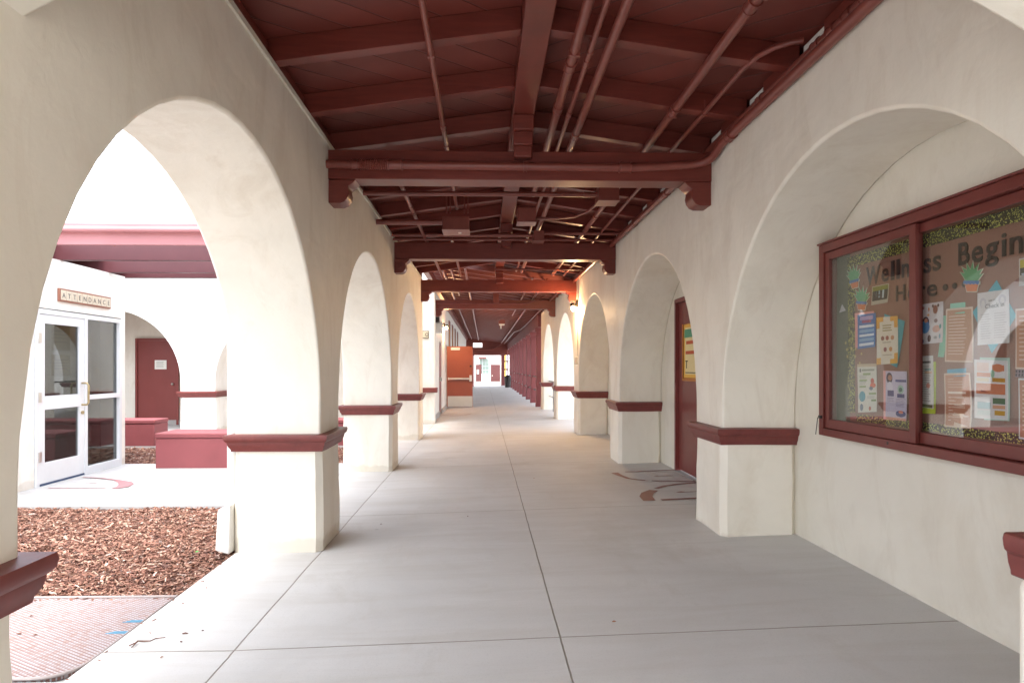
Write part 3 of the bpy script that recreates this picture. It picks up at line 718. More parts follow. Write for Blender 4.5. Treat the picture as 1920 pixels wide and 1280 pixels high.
conduit('thin conduit that bends over into the wall run', bend((1.60,2.9,3.22),(1.76,3.62,3.22),(1.60,3.74,3.22),.03)[:0]+
        [(1.80,3.50,3.24),(1.74,3.52,3.24),(1.67,3.58,3.24),(1.62,3.68,3.24),(1.595,3.85,3.24),(1.59,4.2,3.235),(1.585,5.6,3.23),(1.58,9,3.22),(1.58,12.4,3.22)], .017, [(1.59,4.5,3.235),(1.585,5.3,3.23)])
along(-.80, 3.165, .022, 5.27, 12.4, 'conduit near the left wall past the first tie beam', [6.9], [7.2])
along(-.45, 3.20, .020, 8.7, 12.4, 'conduit left of the ridge beam past the second tie beam')
# wall run on the right
wx = XR-.045
conduit('fat conduit along the right wall top that turns across the first tie beam',
    [(wx,1.75,3.095),(wx,3,3.095),(wx,4.70,3.095)]+bend((wx,4.70,3.09),(wx,5.00,3.03),(1.2,5.00,2.995),.16)+[(1.2,5.00,2.995),(.3,5.0,2.998),(-.6,5.0,3.002),(XL+.0,5.0,3.004)], .033,
    [], [((wx,2.62,3.095),(0,1,0),.14),((wx,4.55,3.095),(0,1,0),.08),((1.13,4.998,2.995),(1,0,0),.10),((.33,4.998,2.998),(1,0,0),.03),((-.70,4.998,3.003),(1,0,0),.12),((-1.02,4.998,3.003),(1,0,0),.05)])
def flex(a, b, r, label, n):
    a, b = Vector(a), Vector(b); pts = []; rs = []
    for i in range(n*2+1):
        pts.append(tuple(a.lerp(b, i/(n*2)))); rs.append(r*(1.12 if i%2 else .92))
    o = MB().tube(pts, rs, 14).build('flexible_sleeve', PIPERED, smooth=False); tag(recenter(o), label, 'pipe sleeve', 'ribbed flexible sleeves'); return o
flex((-.98,4.998,3.003),(-.76,4.998,3.003), .040, 'ribbed flexible sleeve at the left of the first tie beam', 13)
flex((wx,2.20,3.095),(wx,2.54,3.095), .044, 'ribbed flexible sleeve on the wall conduit above the right arch', 16)
conduit('second conduit tucked above the fat one along the right wall', [(1.83,1.75,3.165),(1.83,4.9,3.165),(1.81,12.4,3.16)], .026,
        [], [((1.83,y,3.165),(0,1,0),.07) for y in (2.95,3.10,3.25,3.40,4.1,6.4,8.0)])
along(1.78, 3.10, .028, 5.3, 12.4, 'fat conduit continuing along the right wall past the first tie beam', [], [6.1,7.4])
# second bay
def across(y, z, r, x0, x1, label, cps=()):
    return conduit(label, [(x0,y,z),((x0+x1)/2,y,z),(x1,y,z)], r, [], [((x,y,z),(1,0,0),.07) for x in cps])
across(6.2, 3.11, .024, -1.18, 1.13, 'straight conduit crossing the second bay to the right junction box', [1.02])
across(7.3, 3.08, .032, XL+.0, -.48, 'short thick conduit from the left wall to the hanging box')
across(8.45, 3.175, .026, XL, .66, 'conduit from the left wall to the small box just ahead of the second tie beam')
across(8.42, 3.20, .022, .80, XR, 'conduit from the small box to the right wall ahead of the second tie beam')
across(8.62, 3.152, .018, XL, XR, 'thin conduit lying along the top edge of the second tie beam', [-.2,.9])
conduit('curved thin conduit sweeping from the middle box up to the right junction box', [(.56,6.95,3.05),(.8,6.95,3.05),(1.0,6.9,3.06),(1.12,6.75,3.08),(1.17,6.55,3.10),(1.19,6.33,3.10)], .014)
def jbox(label, x0, x1, y0, y1, z0, z1):
    t = empty('junction_box', ((x0+x1)/2,(y0+y1)/2,z0), label, 'junction box', 'red junction boxes under the roof')
    MB().box(x0,x1,y0,y1,z0+.006,z1).build('box', PIPERED, t, bevel=.004)
    MB().box(x0-.006,x1+.006,y0-.006,y1+.006,z0-.004,z0+.004).build('cover', PIPERED, t, bevel=.002)
    return t
jbox('junction box at the right of the second bay where three conduits meet', 1.12, 1.32, 6.1, 6.32, 3.03, 3.18)
bx_ = jbox('widest red box, hanging on two rods left of the ridge beam', -.48, -.17, 7.3, 7.62, 3.0, 3.15)
for hx in (-.42,-.38,-.22,-.18): MB().tube([(hx,7.15,3.15),(hx,7.15,3.36)], .008).build('hanger_rod', PIPERED, bx_)
MB().tube([(-.28,7.45,2.985),(-.28,7.45,3.0)], .02).build('knockout', WHITEMET, bx_)
jbox('red box straight right of the ridge beam in the second bay', .37, .57, 6.85, 7.05, 2.99, 3.14)
jbox('smallest red box touching the second tie beam', .66, .80, 8.3, 8.52, 3.08, 3.21)
# third, fourth bay pipes and thin light-catching conduits in the lean-to
across(9.6, 3.14, .018, XL, .3, 'thin conduit crossing the third bay from the left wall')
across(11.2, 3.15, .016, .2, XR, 'thin conduit crossing the third bay to the right wall')
def lp(x, dz): return lz(x)-dz
for (x, r, y0, y1, lab) in ((-.89,.026,12.7,46,'leftmost long conduit under the lean-to roof'),(-.38,.026,12.7,46,'second long conduit from the left under the lean-to roof'),
        (1.28,.026,12.7,46,'long conduit right of centre under the lean-to roof'),(1.0,.02,12.7,22,'short conduit right of centre ending at the pale lamp box'),(-.70,.018,12.7,18,'thin conduit between the two long left ones')):
    along(x, lp(x,.04), r, y0, y1, lab, group='long conduits under the lean-to roof')
conduit('long conduit at the right of the lean-to roof with a bend in it', [(1.70,12.7,lp(1.7,.04)),(1.70,26,lp(1.7,.04)),(1.66,29,lp(1.7,.04)),(1.50,31,lp(1.5,.04)),(1.50,46,lp(1.5,.04))], .022, group='long conduits under the lean-to roof')
conduit('thin pale pipe along the face of the fourth tie beam', [(XL-.6,16.0,3.03),(0,16.08,3.03),(.95,16.08,3.03),(1.15,16.08,3.06),(1.4,16.08,3.15),(1.62,16.08,3.26)], .018, mat=LEDGERED)
conduit('thin pipe curling down over the far portal header', [(1.3,46.2,3.1),(1.0,46.35,2.95),(.75,46.45,2.80),(.3,46.46,2.72),(-.9,46.46,2.70)], .03)
conduit('pipe dropping from the roof beside the far portal', [(1.25,46.2,3.12),(1.6,46.2,3.13),(1.72,46.2,3.05),(1.74,46.2,2.9),(1.74,46.2,0.05)], .03)
t = empty('emergency_light', (.75, 21.5, 2.75), 'pale emergency light fitting hung below the lean-to joists', 'light fitting')
x0, z1 = on_y(936,607,21.5); x1, z0 = on_y(946,615,21.5)
MB().box(x0-.02, x1+.02, 21.5, 21.62, z1, z1+.13).build('bracket', PIPERED, t); MB().box(x0, x1, 21.48, 21.6, z1-.05, z1).build('lamp_housing', WHITEMET, t, bevel=.006); MB().box(x0+.04,x0+.08,21.5,21.54,z0-.02,z1-.05).build('lamp_head', WHITEMET, t)

# ------------------------------------------------------------------ wall lamps
def wall_lamp(label, x, y, z, s, col, power, box_z):
    """s = +1 on the right wall (lamp sticks out to -x)"""
    t = empty('wall_lamp', (x, y, z), label, 'lamp')
    MB().box(x-s*.0, x-s*.05, y-.05, y+.05, z-.02, z+.12).build('bracket', DARKMET, t, bevel=.006)
    MB().tube([(x-s*.10,y,z+.06),(x-s*.10,y,z+.03),(x-s*.10,y,z-.0)], [.05,.06,.06], 16).box(x-s*.04, x-s*.10, y-.02, y+.02, z+.03, z+.055).build('shade', DARKMET, t, smooth=True)
    gm = emis('lit_lamp_glass', col, 14)
    b = MB().ball((x-s*.10,y,z-.045), (.04,.04,.055)).build('bulb', gm, t, smooth=True)
    ld = bpy.data.lights.new('lamp_light', 'POINT'); ld.energy = power; ld.color = col; ld.shadow_soft_size = .06
    lo = bpy.data.objects.new('lamp_light', ld); COL.objects.link(lo); lo.location = (x-s*.105, y, z-.13); put(lo, t)
    return t
WARM = (1.0, .62, .30)
wl = wall_lamp('small lit wall lamp glowing warm on the right pier below the third tie beam', XR, 12.25, 2.60, 1, WARM, 19, 0)
cdt = conduit('thin conduit dropping from the lit lamp to a small wall box', [(XR-.015,12.25,2.56),(XR-.015,12.25,1.62)], .012, mat=TRIM)
MB().box(XR-.05, XR-.001, 12.31, 12.42, 1.46, 1.62).build('outlet_box', TRIM, cdt, bevel=.005)
wl2 = wall_lamp('lit wall lamp on the left building wall before the orange door', BX, 20.3, 2.72, -1, (1,.55,.24), 15, 0)
t = empty('wall_fixture', (BX, 17.6, 2.45), 'white box fixture with a dark bracket on the left wall past the fourth tie beam', 'light fitting')
MB().box(BX, BX+.10, 17.0, 17.2, 2.62, 2.86).build('bracket', DARKMET, t); MB().box(BX, BX+.16, 17.3, 17.7, 2.35, 2.66).build('housing', WHITEMET, t, bevel=.01)

# ------------------------------------------------------------------ right red door behind the arch
dr = empty('door', (XB, 7.3, .11), 'red panelled door with a poster in its window, behind the right hand arch', 'door')
MB().box(XB-.02, XB+.10, DY0-.06, DY0, .10, DZ+.05).box(XB-.02, XB+.10, DY1, DY1+.05, .10, DZ+.05).box(XB-.02, XB+.10, DY0, DY1, DZ, DZ+.05).build('frame', DOORRED, dr, bevel=.004)
lf = MB().box(XB+.02, XB+.06, DY0+.01, DY0+.16, .14, DZ-.01).box(XB+.02, XB+.06, DY1-.16, DY1-.01, .14, DZ-.01).box(XB+.02, XB+.06, DY0+.16, DY1-.16, .14, 1.24).box(XB+.02, XB+.06, DY0+.16, DY1-.16, 1.93, DZ-.01)
lf.build('leaf', DOORRED, dr, bevel=.003)
MB().box(XB+.015, XB+.021, DY0+.16, DY1-.16, 1.24, 1.27).box(XB+.012,XB+.021,DY1-.18,DY1-.16,1.24,1.93).box(XB+.03, XB+.035, DY0+.16, DY1-.16, 1.24, 1.93).build('window_lining', plain('door_window_orange', (.55,.22,.06)), dr)
pm = [pc('#e9b74a'), pc('#e8d7a0'), pc('#57a07e'), pc('#c4572f'), pc('#3a332c')]
po = MB(); xq = XB+.026
def pq(mb, i, y0, y1, z0, z1, dx):
    mb.mat(i).add([(xq-dx,y0,z0),(xq-dx,y1,z0),(xq-dx,y1,z1),(xq-dx,y0,z1)], [(0,1,2,3)])
pq(po,0,DY0+.17,DY1-.185,1.28,1.92,0); pq(po,1,DY0+.2,DY1-.235,1.32,1.88,.001); pq(po,2,DY0+.2,DY1-.21,1.76,1.86,.002); pq(po,3,DY0+.24,DY1-.26,1.56,1.60,.002); pq(po,3,DY0+.3,DY1-.28,1.68,1.72,.002); pq(po,4,DY0+.24,DY1-.25,1.335,1.345,.002)
o = po.build('poster', pm); tag(o, 'yellow poster with a green corner in the window of the right red door', 'poster')
text_mesh('lettering', 'T', .14, frame_mat((xq-.004, DY1-.26, 1.39), (0,-1,0), (0,0,1)), INK, o)
MB().box(XB-.02, XB+.10, DY0-.06, DY1+.05, .0, .118).build('threshold', plain('grey_threshold', (.30,.29,.27)), dr)

# ------------------------------------------------------------------ notice board case
XF = XB-.11; XP = XB-.020
Yl = on_x(1535,640,XF)[0]; zt0 = on_x(1535,462,XF)[1]; zb0 = on_x(1538,815,XF)[1]
Ym = on_x(1704,600,XF)[0]; Yr = 1.95
nb = empty('notice_board_case', (XF, (Yl+Yr)/2, zb0), 'red framed glass notice board case with two panes on the right wall', 'notice board')
fw = .055
MB().box(XF, XB-.001, Yl-fw, Yl, zb0, zt0).box(XF, XB-.001, Yr, Yr+fw, zb0, zt0).box(XF, XB-.001, Yr+fw, Yl-fw, zt0-fw, zt0).box(XF, XB-.001, Yr+fw, Yl-fw, zb0, zb0+fw*.9).build('outer_frame', FRAMERED, nb, bevel=.004)
MB().box(XF-.012, XB-.001, Yr-.004, Yl+.004, zt0+.001, zt0+.014).build('top_cap', FRAMERED, nb, bevel=.004)
def sash(ya, yb, xf, lab=None):
    z0, z1 = zb0+fw*.9+.004, zt0-fw-.004; q = .05; qb = .062
    s = MB().box(xf, xf+.022, ya, ya+q, z0, z1).box(xf, xf+.022, yb-q, yb, z0, z1).box(xf, xf+.022, ya+q, yb-q, z1-q, z1).box(xf, xf+.022, ya+q, yb-q, z0, z0+qb).build('sash', FRAMERED, nb, bevel=.003)
    g_ = MB().box(xf+.010, xf+.014, ya+q-.004, yb-q+.004, z0+qb-.004, z1-q+.004).build('pane', GLASS); put(g_, s)
sash(Ym-.035, Yl-fw-.004, XF+.012); sash(Yr+fw+.004, Ym+.03, XF+.040)
MB().box(XB-.014, XB-.003, Yr+.01, Yl-.01, zb0+.01, zt0-.01).build('backing_board', plain('green_backing', (.125,.15,.105)), nb)
MB().box(XF-.012, XF-.001, Yl-.045, Yl-.015, zb0+.115, zb0+.135).tube([(XF-.01,Yl-.005,zb0+.12),(XF-.01,Yl+.02,zb0+.0)], .0025).build('latch', DARKMET, nb)
MB().tube([(XF-.001,Ym+.18,zb0+.03),(XF+.002,Ym+.18,zb0+.03)], .009).build('lock', DARKMET, nb)
def c7(x, y): return 1520+.4530*x, 320+.4531*y
def bp(x, y, X=None):
    px, py = c7(x, y); X = XP if X is None else X
    Y, Z = on_x(px, py, X); return Vector((X, Y, Z))
Yb0 = bp(150,600).y
bk = MB().box(XP+.003, XP+.0045, Yr+.02, Yb0-.03, zb0+.02, zt0-.02).build('brown_backing_paper', plain('brown_paper', (.27,.14,.105), .8)); tag(recenter(bk), 'brown backing paper covering most of the notice board', 'paper')
# spotted border strips
def spot_mat():
    m, nt, p = new_mat('spotted_border'); v = coords(nt, (1,1,1))
    vo = nt.nodes.new('ShaderNodeTexVoronoi'); vo.inputs['Scale'].default_value = 105; nt.links.new(v, vo.inputs['Vector'])
    c = ramp(nt, vo.outputs['Distance'], [(.34,(.52,.55,.12)),(.46,(.015,.015,.013))]); nt.links.new(c, p.inputs['Base Color']); p.inputs['Roughness'].default_value = .5
    return m
SPOT = spot_mat()
def strip(lab, y0, y1, z0, z1):
    n = 40; mb = MB(); vert = (z1-z0) > (y1-y0)
    for i in range(n):
        if vert: a, b = z0+(z1-z0)*i/n, z0+(z1-z0)*(i+1)/n; mb.box(XP-.0005, XP+.001, y0+.003*random.random(), y1-.003*random.random(), a, b-.0003)
        else: a, b = y0+(y1-y0)*i/n, y0+(y1-y0)*(i+1)/n; mb.box(XP-.0005, XP+.001, a, b-.0003, z0+.003*random.random(), z1-.003*random.random())
    tag(recenter(mb.build('border_strip', SPOT)), lab, 'border strip', 'spotted border strips of the notice board')
zs1 = zt0-fw-.055
strip('black border strip with lime spots down the left of the brown paper', bp(183,600).y, bp(154,600).y, zb0+.17, zs1-.075)
strip('black border strip with lime spots along the top of the notice board', Yr+.05, bp(152,300).y, zs1-.072, zs1)
strip('black border strip with lime spots along the bottom of the notice board', Yr+.05, bp(190,1000).y, zb0+.118, zb0+.165)
def paper(label, quad, col, items=(), cat='flyer', lift=0., name='flyer', group=None, curl=.006):
    """quad: crop points tl, tr, br, bl; items (u0,v0,u1,v1,colour) with v down"""
    X = XP-.003-lift
    q = [bp(x, y, X) for x, y in quad]
    mats = [pc(col)]; idx = {col: 0}; mb = MB()
    def pt(u, v, k=0):
        a = q[0].lerp(q[1], u); b = q[3].lerp(q[2], u); r = a.lerp(b, v)
        r.x -= curl*(v**3)*(.4+.6*u)+k; return r
    n = 6
    for side_ in (0, .0004):
        for i in range(n):
            a, b = i/n, (i+1)/n
            mb.add([pt(0,a,side_),pt(1,a,side_),pt(1,b,side_),pt(0,b,side_)], [(0,1,2,3)])
    lv = 0
    for it in items:
        u0,v0,u1,v1,c = it[:5]
        if c not in idx: idx[c] = len(mats); mats.append(pc(c))
        lv += .00006; mb.mat(idx[c])
        if len(it) > 5:      # ellipse
            k = 14; cu, cv, ru, rv = (u0+u1)/2,(v0+v1)/2,(u1-u0)/2,(v1-v0)/2
            mb.add([pt(cu+ru*math.cos(2*math.pi*t/k), cv+rv*math.sin(2*math.pi*t/k), .0008+lv) for t in range(k)], [tuple(range(k))])
        else:
            m_ = max(1, int((v1-v0)*6)); 
            for i in range(m_):
                a, b = v0+(v1-v0)*i/m_, v0+(v1-v0)*(i+1)/m_
                mb.add([pt(u0,a,.0008+lv),pt(u1,a,.0008+lv),pt(u1,b,.0008+lv),pt(u0,b,.0008+lv)], [(0,1,2,3)])
    me = mb; o = me.build(name, mats); tag(recenter(o), label, cat, group); return o
def lines(u0, u1, v0, v1, n, col, k=.42, jag=.25):
    out = []; h = (v1-v0)/n
    for i in range(n): out.append((u0, v0+h*i, u1-(u1-u0)*jag*random.random(), v0+h*i+h*k, col))
    return out
paper('pink sheet peeking out behind the blue list', [(182,590),(262,580),(268,715),(186,735)], '#e59c96', cat='paper sheet', name='paper_sheet')
paper('bright blue list sheet with white bars', [(194,597),(270,588),(270,728),(196,738)], '#2f6fb0', [(.15,.06,.85,.17,'#b7a7cf'),(.25,.18,.75,.26,'#a4476b'),(.1,.32,.92,.40,'#dce3ea'),(.1,.45,.92,.54,'#7fa7cc'),(.1,.59,.92,.66,'#dce3ea'),(.1,.71,.92,.80,'#7fa7cc'),(.1,.85,.92,.93,'#dce3ea')], lift=.002)
paper('teal sheet angled behind the orange-cornered flyer', [(305,592),(390,622),(362,815),(330,800)], '#2f9aa6', cat='paper sheet', name='paper_sheet')
paper('white flyer with orange corners and small round faces', [(272,608),(360,600),(364,796),(275,803)], '#dcd6c6',
      [(0,0,.34,.10,'#dca23a'),(.66,0,1,.10,'#dca23a'),(0,.1,.16,.24,'#dca23a'),(.84,.1,1,.24,'#dca23a'),(0,.86,.22,1,'#dca23a'),(.66,.9,1,1,'#dca23a'),(.84,.78,1,.9,'#dca23a')]+lines(.3,.75,.17,.33,3,'#9c9563',.5)+
      [(.22,.40,.38,.50,'#7c3f35',1),(.44,.40,.60,.50,'#9a4d3d',1),(.68,.40,.84,.50,'#b98257',1),(.34,.64,.50,.74,'#8a4a50',1),(.6,.64,.76,.74,'#c08448',1)]+lines(.3,.8,.53,.58,1,'#a79f8c')+lines(.3,.8,.80,.84,1,'#a79f8c'), lift=.004)
paper('white flyer with green lines and a red-haired figure', [(193,800),(272,797),(277,997),(198,1000)], '#d5d3c8',
      [(0,0,1,.06,'#c6b393')]+[(.12,.10,.2,.17,'#333333'),(.24,.11,.9,.15,'#8d9480'),(.3,.19,.7,.235,'#8aa06a'),(.1,.32,.5,.36,'#8aa06a'),(.1,.45,.45,.49,'#8aa06a'),(.6,.6,.97,.64,'#8aa06a'),(.72,.74,.97,.78,'#6d8a4d')]+
      lines(.1,.55,.24,.31,3,'#a5a69c')+lines(.1,.5,.37,.44,2,'#a5a69c')+lines(.5,.95,.66,.73,3,'#a5a69c')+[(.7,.30,.88,.42,'#b8452d',1),(.66,.40,.96,.50,'#cf5a36',1),(.62,.47,.82,.55,'#54617d',1),(.08,.56,.42,.78,'#3b93a6',1),(.12,.82,.3,.97,'#51657a',1),(.6,.88,.72,.97,'#b3563f',1)], lift=.003)
paper('pink sheet behind the lilac flyer', [(300,826),(350,828),(350,1032),(303,1028)], '#e2a39c', cat='paper sheet', name='paper_sheet')
paper('lilac flyer with a dark-haired figure and navy boxes', [(310,828),(398,830),(400,1036),(312,1026)], '#c9c3d8',
      [(.04,.03,.34,.26,'#2e3050',1),(.12,.08,.32,.2,'#b98b78',1),(.06,.22,.36,.44,'#d9d6e4',1),(.1,.40,.4,.52,'#3c4378'),(.48,.17,.98,.22,'#4b5189'),(.58,.28,.86,.46,'#9dc3b4',1),(.64,.33,.8,.42,'#3f6f68',1),(.56,.46,.9,.54,'#3c4378')]+lines(.08,.42,.55,.64,3,'#9a95b0')+lines(.5,.96,.56,.74,6,'#9a95b0')+[(.5,.8,.98,.93,'#3c4f86',1),(.64,.8,.86,.86,'#dc8c74',1),(.0,.95,1,1,'#d79d8e')], lift=.003)
paper('small waterfall photograph pinned under the heading', [(254,480),(325,465),(322,545),(252,557)], '#b9b6a4', [(.05,.05,.95,.28,'#7d8a2e'),(.05,.28,.95,.8,'#1c2a2c'),(.42,.28,.5,.72,'#8fb3c8'),(.64,.28,.74,.74,'#b7cfdc'),(.26,.3,.3,.6,'#4a6d80')], 'photograph', name='photograph')
paper('white flyer of small colourful drawings round a girl in blue', [(441,556),(549,540),(550,710),(443,720)], '#cfc9cc',
      [(.2,.32,.48,.62,'#2d2a3a',1),(.14,.42,.5,.74,'#4a86bd',1),(.28,.36,.42,.48,'#b57b5e',1),(.62,.06,.8,.28,'#8a5240',1),(.58,.04,.66,.12,'#4c2a26',1),(.78,.04,.86,.12,'#4c2a26',1),(.66,.4,.8,.5,'#7a5a5a',1),(.6,.56,.9,.74,'#c79a8a',1),(.42,.78,.56,.96,'#5a3a34',1),(.04,.1,.12,.2,'#4c9a94',1),(.2,.06,.3,.14,'#a5646a',1),(.44,.1,.5,.2,'#c47a4e',1),(.04,.5,.1,.6,'#8c3f5a',1),(.06,.78,.14,.92,'#a5465a',1),(.2,.88,.28,.98,'#3c5f9a',1),(.86,.54,.94,.66,'#4c9a94',1),(.66,.82,.8,.9,'#9a9a9a',1),(.86,.78,.93,.9,'#6aa0b0',1),(.4,.26,.5,.32,'#d29a6a',1)], lift=.003)
paper('mint sheet showing below the drawings flyer', [(548,600),(575,598),(556,772),(528,770)], '#7fc3a8', cat='paper sheet', name='paper_sheet')
paper('mint sheet peeking above the upper tan flyer', [(578,550),(640,543),(642,590),(578,592)], '#86c7b2', cat='paper sheet', name='paper_sheet')
paper('tan flyer with white text and border, upper of the two', [(561,572),(671,562),(678,793),(557,790)], '#d5bfae', [(.05,.035,.95,.97,'#b4866a')]+lines(.12,.8,.14,.9,13,'#d9c0ae',.3), lift=.003)
paper('blue sheet peeking above the lower tan flyer', [(565,822),(643,816),(645,850),(566,852)], '#4fa5c4', cat='paper sheet', name='paper_sheet')
paper('tan flyer with white text, curling at the lower right corner', [(552,838),(660,836),(679,1067),(560,1058)], '#d5bfae', [(.05,.03,.95,.97,'#b67f63')]+lines(.15,.8,.1,.3,4,'#d0b09a',.35)+[(.14,.34,.8,.38,'#e7d8cc')]+lines(.15,.85,.44,.92,8,'#d9bfae',.32), lift=.003, curl=.02)
paper('lime sheet behind the narrow white text flyer', [(450,795),(518,790),(521,1005),(452,1003)], '#b5c832', cat='paper sheet', name='paper_sheet')
paper('narrow white text flyer with grass drawn along its foot', [(444,768),(507,764),(513,985),(446,975)], '#cdcbc6', lines(.1,.9,.1,.16,1,'#55534e',.7)+[(.45,.24,.85,.28,'#7fa7a0'),(.45,.3,.9,.34,'#d6b090')]+lines(.1,.85,.2,.9,16,'#8b8984',.3)+[(.55,.52,.8,.62,'#c98572',1),(.05,.93,.95,.99,'#5b6a42')], lift=.003)
paper('teal sheet turned like a diamond behind the check in sheet', [(770,452),(852,600),(755,755),(672,585)], '#42a9be', cat='paper sheet', name='paper_sheet')
ck = paper('white check in sheet with two pale rainbows', [(690,507),(820,489),(828,712),(693,722)], '#d3d3d6', [(.08,.1,.3,.3,'#bfbfc8',1),(.13,.15,.25,.3,'#d3d3d6',1),(.68,.08,.92,.28,'#bfbfc8',1),(.74,.13,.86,.28,'#d3d3d6',1)]+lines(.1,.46,.42,.92,11,'#b4b2b6',.28)+lines(.54,.92,.42,.92,11,'#b4b2b6',.28), lift=.003)
a = bp(722,572,XP-.0085); text_mesh('lettering', 'Check in', .031, frame_mat(a,(0,-1,.03),(0,0,1)), pc('#4a4a4e'), ck, extrude=.0003)
a = bp(735,542,XP-.0085); text_mesh('lettering', 'TIME TO', .011, frame_mat(a,(0,-1,.03),(0,0,1)), pc('#77777a'), ck, extrude=.0003)
paper('white sheet showing behind the colour-block flyer', [(700,772),(824,774),(828,1035),(720,1030)], '#a9c9bd', cat='paper sheet', name='paper_sheet')
paper('white flyer with orange, mustard, green and blue rounded blocks', [(677,780),(816,786),(822,1032),(680,1022)], '#d8d8da',
      [(.08,.05,.45,.2,'#dcc4bc'),(.55,.06,.9,.2,'#c9805c',1),(.55,.08,.9,.18,'#c9805c'),(.5,.16,.62,.3,'#86b8a0',1),(.08,.22,.5,.29,'#c98a6a'),(.55,.3,.92,.37,'#bd8d2e'),(.08,.31,.45,.37,'#d8cdb4'),(.06,.4,.92,.58,'#c77f5c'),(.2,.5,.7,.55,'#8c4f3c'),(.56,.64,.92,.74,'#4f7a5c'),(.56,.76,.92,.82,'#cf9f80'),(.1,.72,.5,.83,'#8fb4bd'),(.62,.85,.92,.93,'#c49a36'),(.1,.86,.5,.94,'#c7d3d2')], lift=.003)
paper('tan flyer cut off by the edge of the photo, upper one', [(848,572),(1010,556),(1022,826),(850,820)], '#d8c8bc', [(.03,.03,.97,.97,'#b98468')]+lines(.1,.9,.12,.9,11,'#d9c0ae',.3), lift=.003)
paper('tan flyer cut off by the edge of the photo, lower one', [(860,858),(1030,860),(1040,1130),(864,1108)], '#d3dadd', [(.03,.03,.97,.97,'#b88066')]+lines(.1,.9,.12,.9,11,'#d9c0ae',.3), lift=.003)
paper('small card of two rows of dark squares between the tan flyers', [(848,822),(930,822),(930,856),(848,854)], '#8d7d88', [(.02+.16*i,.1+.45*j,.10+.16*i,.4+.45*j,'#2a2530') for i in range(6) for j in range(2)], 'card', name='card')
paper('photograph of flowers at the right edge of the photo', [(862,365),(960,345),(960,465),(864,478)], '#b9b6b4', [(.05,.05,.95,.35,'#b7ab2c'),(.05,.35,.95,.62,'#2a3320'),(.1,.42,.5,.66,'#a9b6c4',1)], 'photograph', name='photograph')
paper('tiny purple sheet behind the drawings flyer', [(440,542),(452,540),(452,565),(440,566)], '#7a5a94', cat='paper sheet', name='paper_sheet')
# cut-out letters
def letter(ch, x0, x1, zb_, hcap, label):
    Xl = XP-.003; ya = on_x(x0, 520, Xl)[0]; yb = on_x(x1, 520, Xl)[0]
    o = text_mesh('cutout_letter' if ch != '.' else 'cutout_dot', ch, 1, Matrix.Identity(4), INK, extrude=.002, offset=.016)
    vs = o.data.vertices; mx = max(v.co.x for v in vs); mn = min(v.co.x for v in vs)
    if ch == '.':
        my = max(v.co.y for v in vs); mny = min(v.co.y for v in vs); k = (ya-yb)/(mx-mn); kz = (ya-yb)*1.0/(my-mny); 
    else: k = (ya-yb)/(mx-mn); kz = hcap/.74; mny = 0
    rr = random.uniform(-.03,.03)
    for v in vs:
        x, y, z = v.co; v.co = (Xl-z*.5, ya-(x-mn)*k, zb_+(y-mny)*kz+(x-mn)*k*rr)
    tag(recenter(o), label, 'letter', 'black cut-out letters of the heading')
hz = .118
for ch, a, b, lab in [('W',1624,1650,'first, at the left end of the heading'),('e',1653,1666,'small one right after the W'),('l',1670.5,1677,'first of the two tall strokes'),('l',1681,1687,'second of the two tall strokes'),
    ('n',1691,1705,'mostly hidden by the middle frame bar'),('e',1711,1728,'half hidden, right of the middle frame bar'),('s',1732,1746,'first s of the pair'),('s',1749,1764,'second s of the pair'),
    ('B',1797,1818,'biggest letter, starting the second word'),('e',1822,1843,'between the B and the g'),('g',1847,1872,'with a tail hanging below the line'),('i',1878,1887,'with a dot, in the second word'),('n',1893,1918,'last whole letter at the photo edge'),('s',1923,1944,'past the edge of the photo')]:
    letter(ch, a, b, 1.915, hz, 'black cut-out letter %s, %s' % (ch, lab))
for ch, a, b, lab in [('H',1680,1697,'at the start of the lower line'),('e',1702,1716,'of the lower line, behind the frame bar'),('r',1723,1735,'of the lower line beside the frame bar'),('e',1738,1757,'last letter of the lower line')]:
    letter(ch, a, b, 1.785, .095, 'black cut-out letter %s, %s' % (ch, lab))
for x, lab in ((1772,'first of three after the lower line'),(1790,'middle of three after the lower line'),(1808,'last of three, touching the paper plant')):
    letter('.', x-4.5, x+4.5, 1.80, .03, 'black paper dot, '+lab)
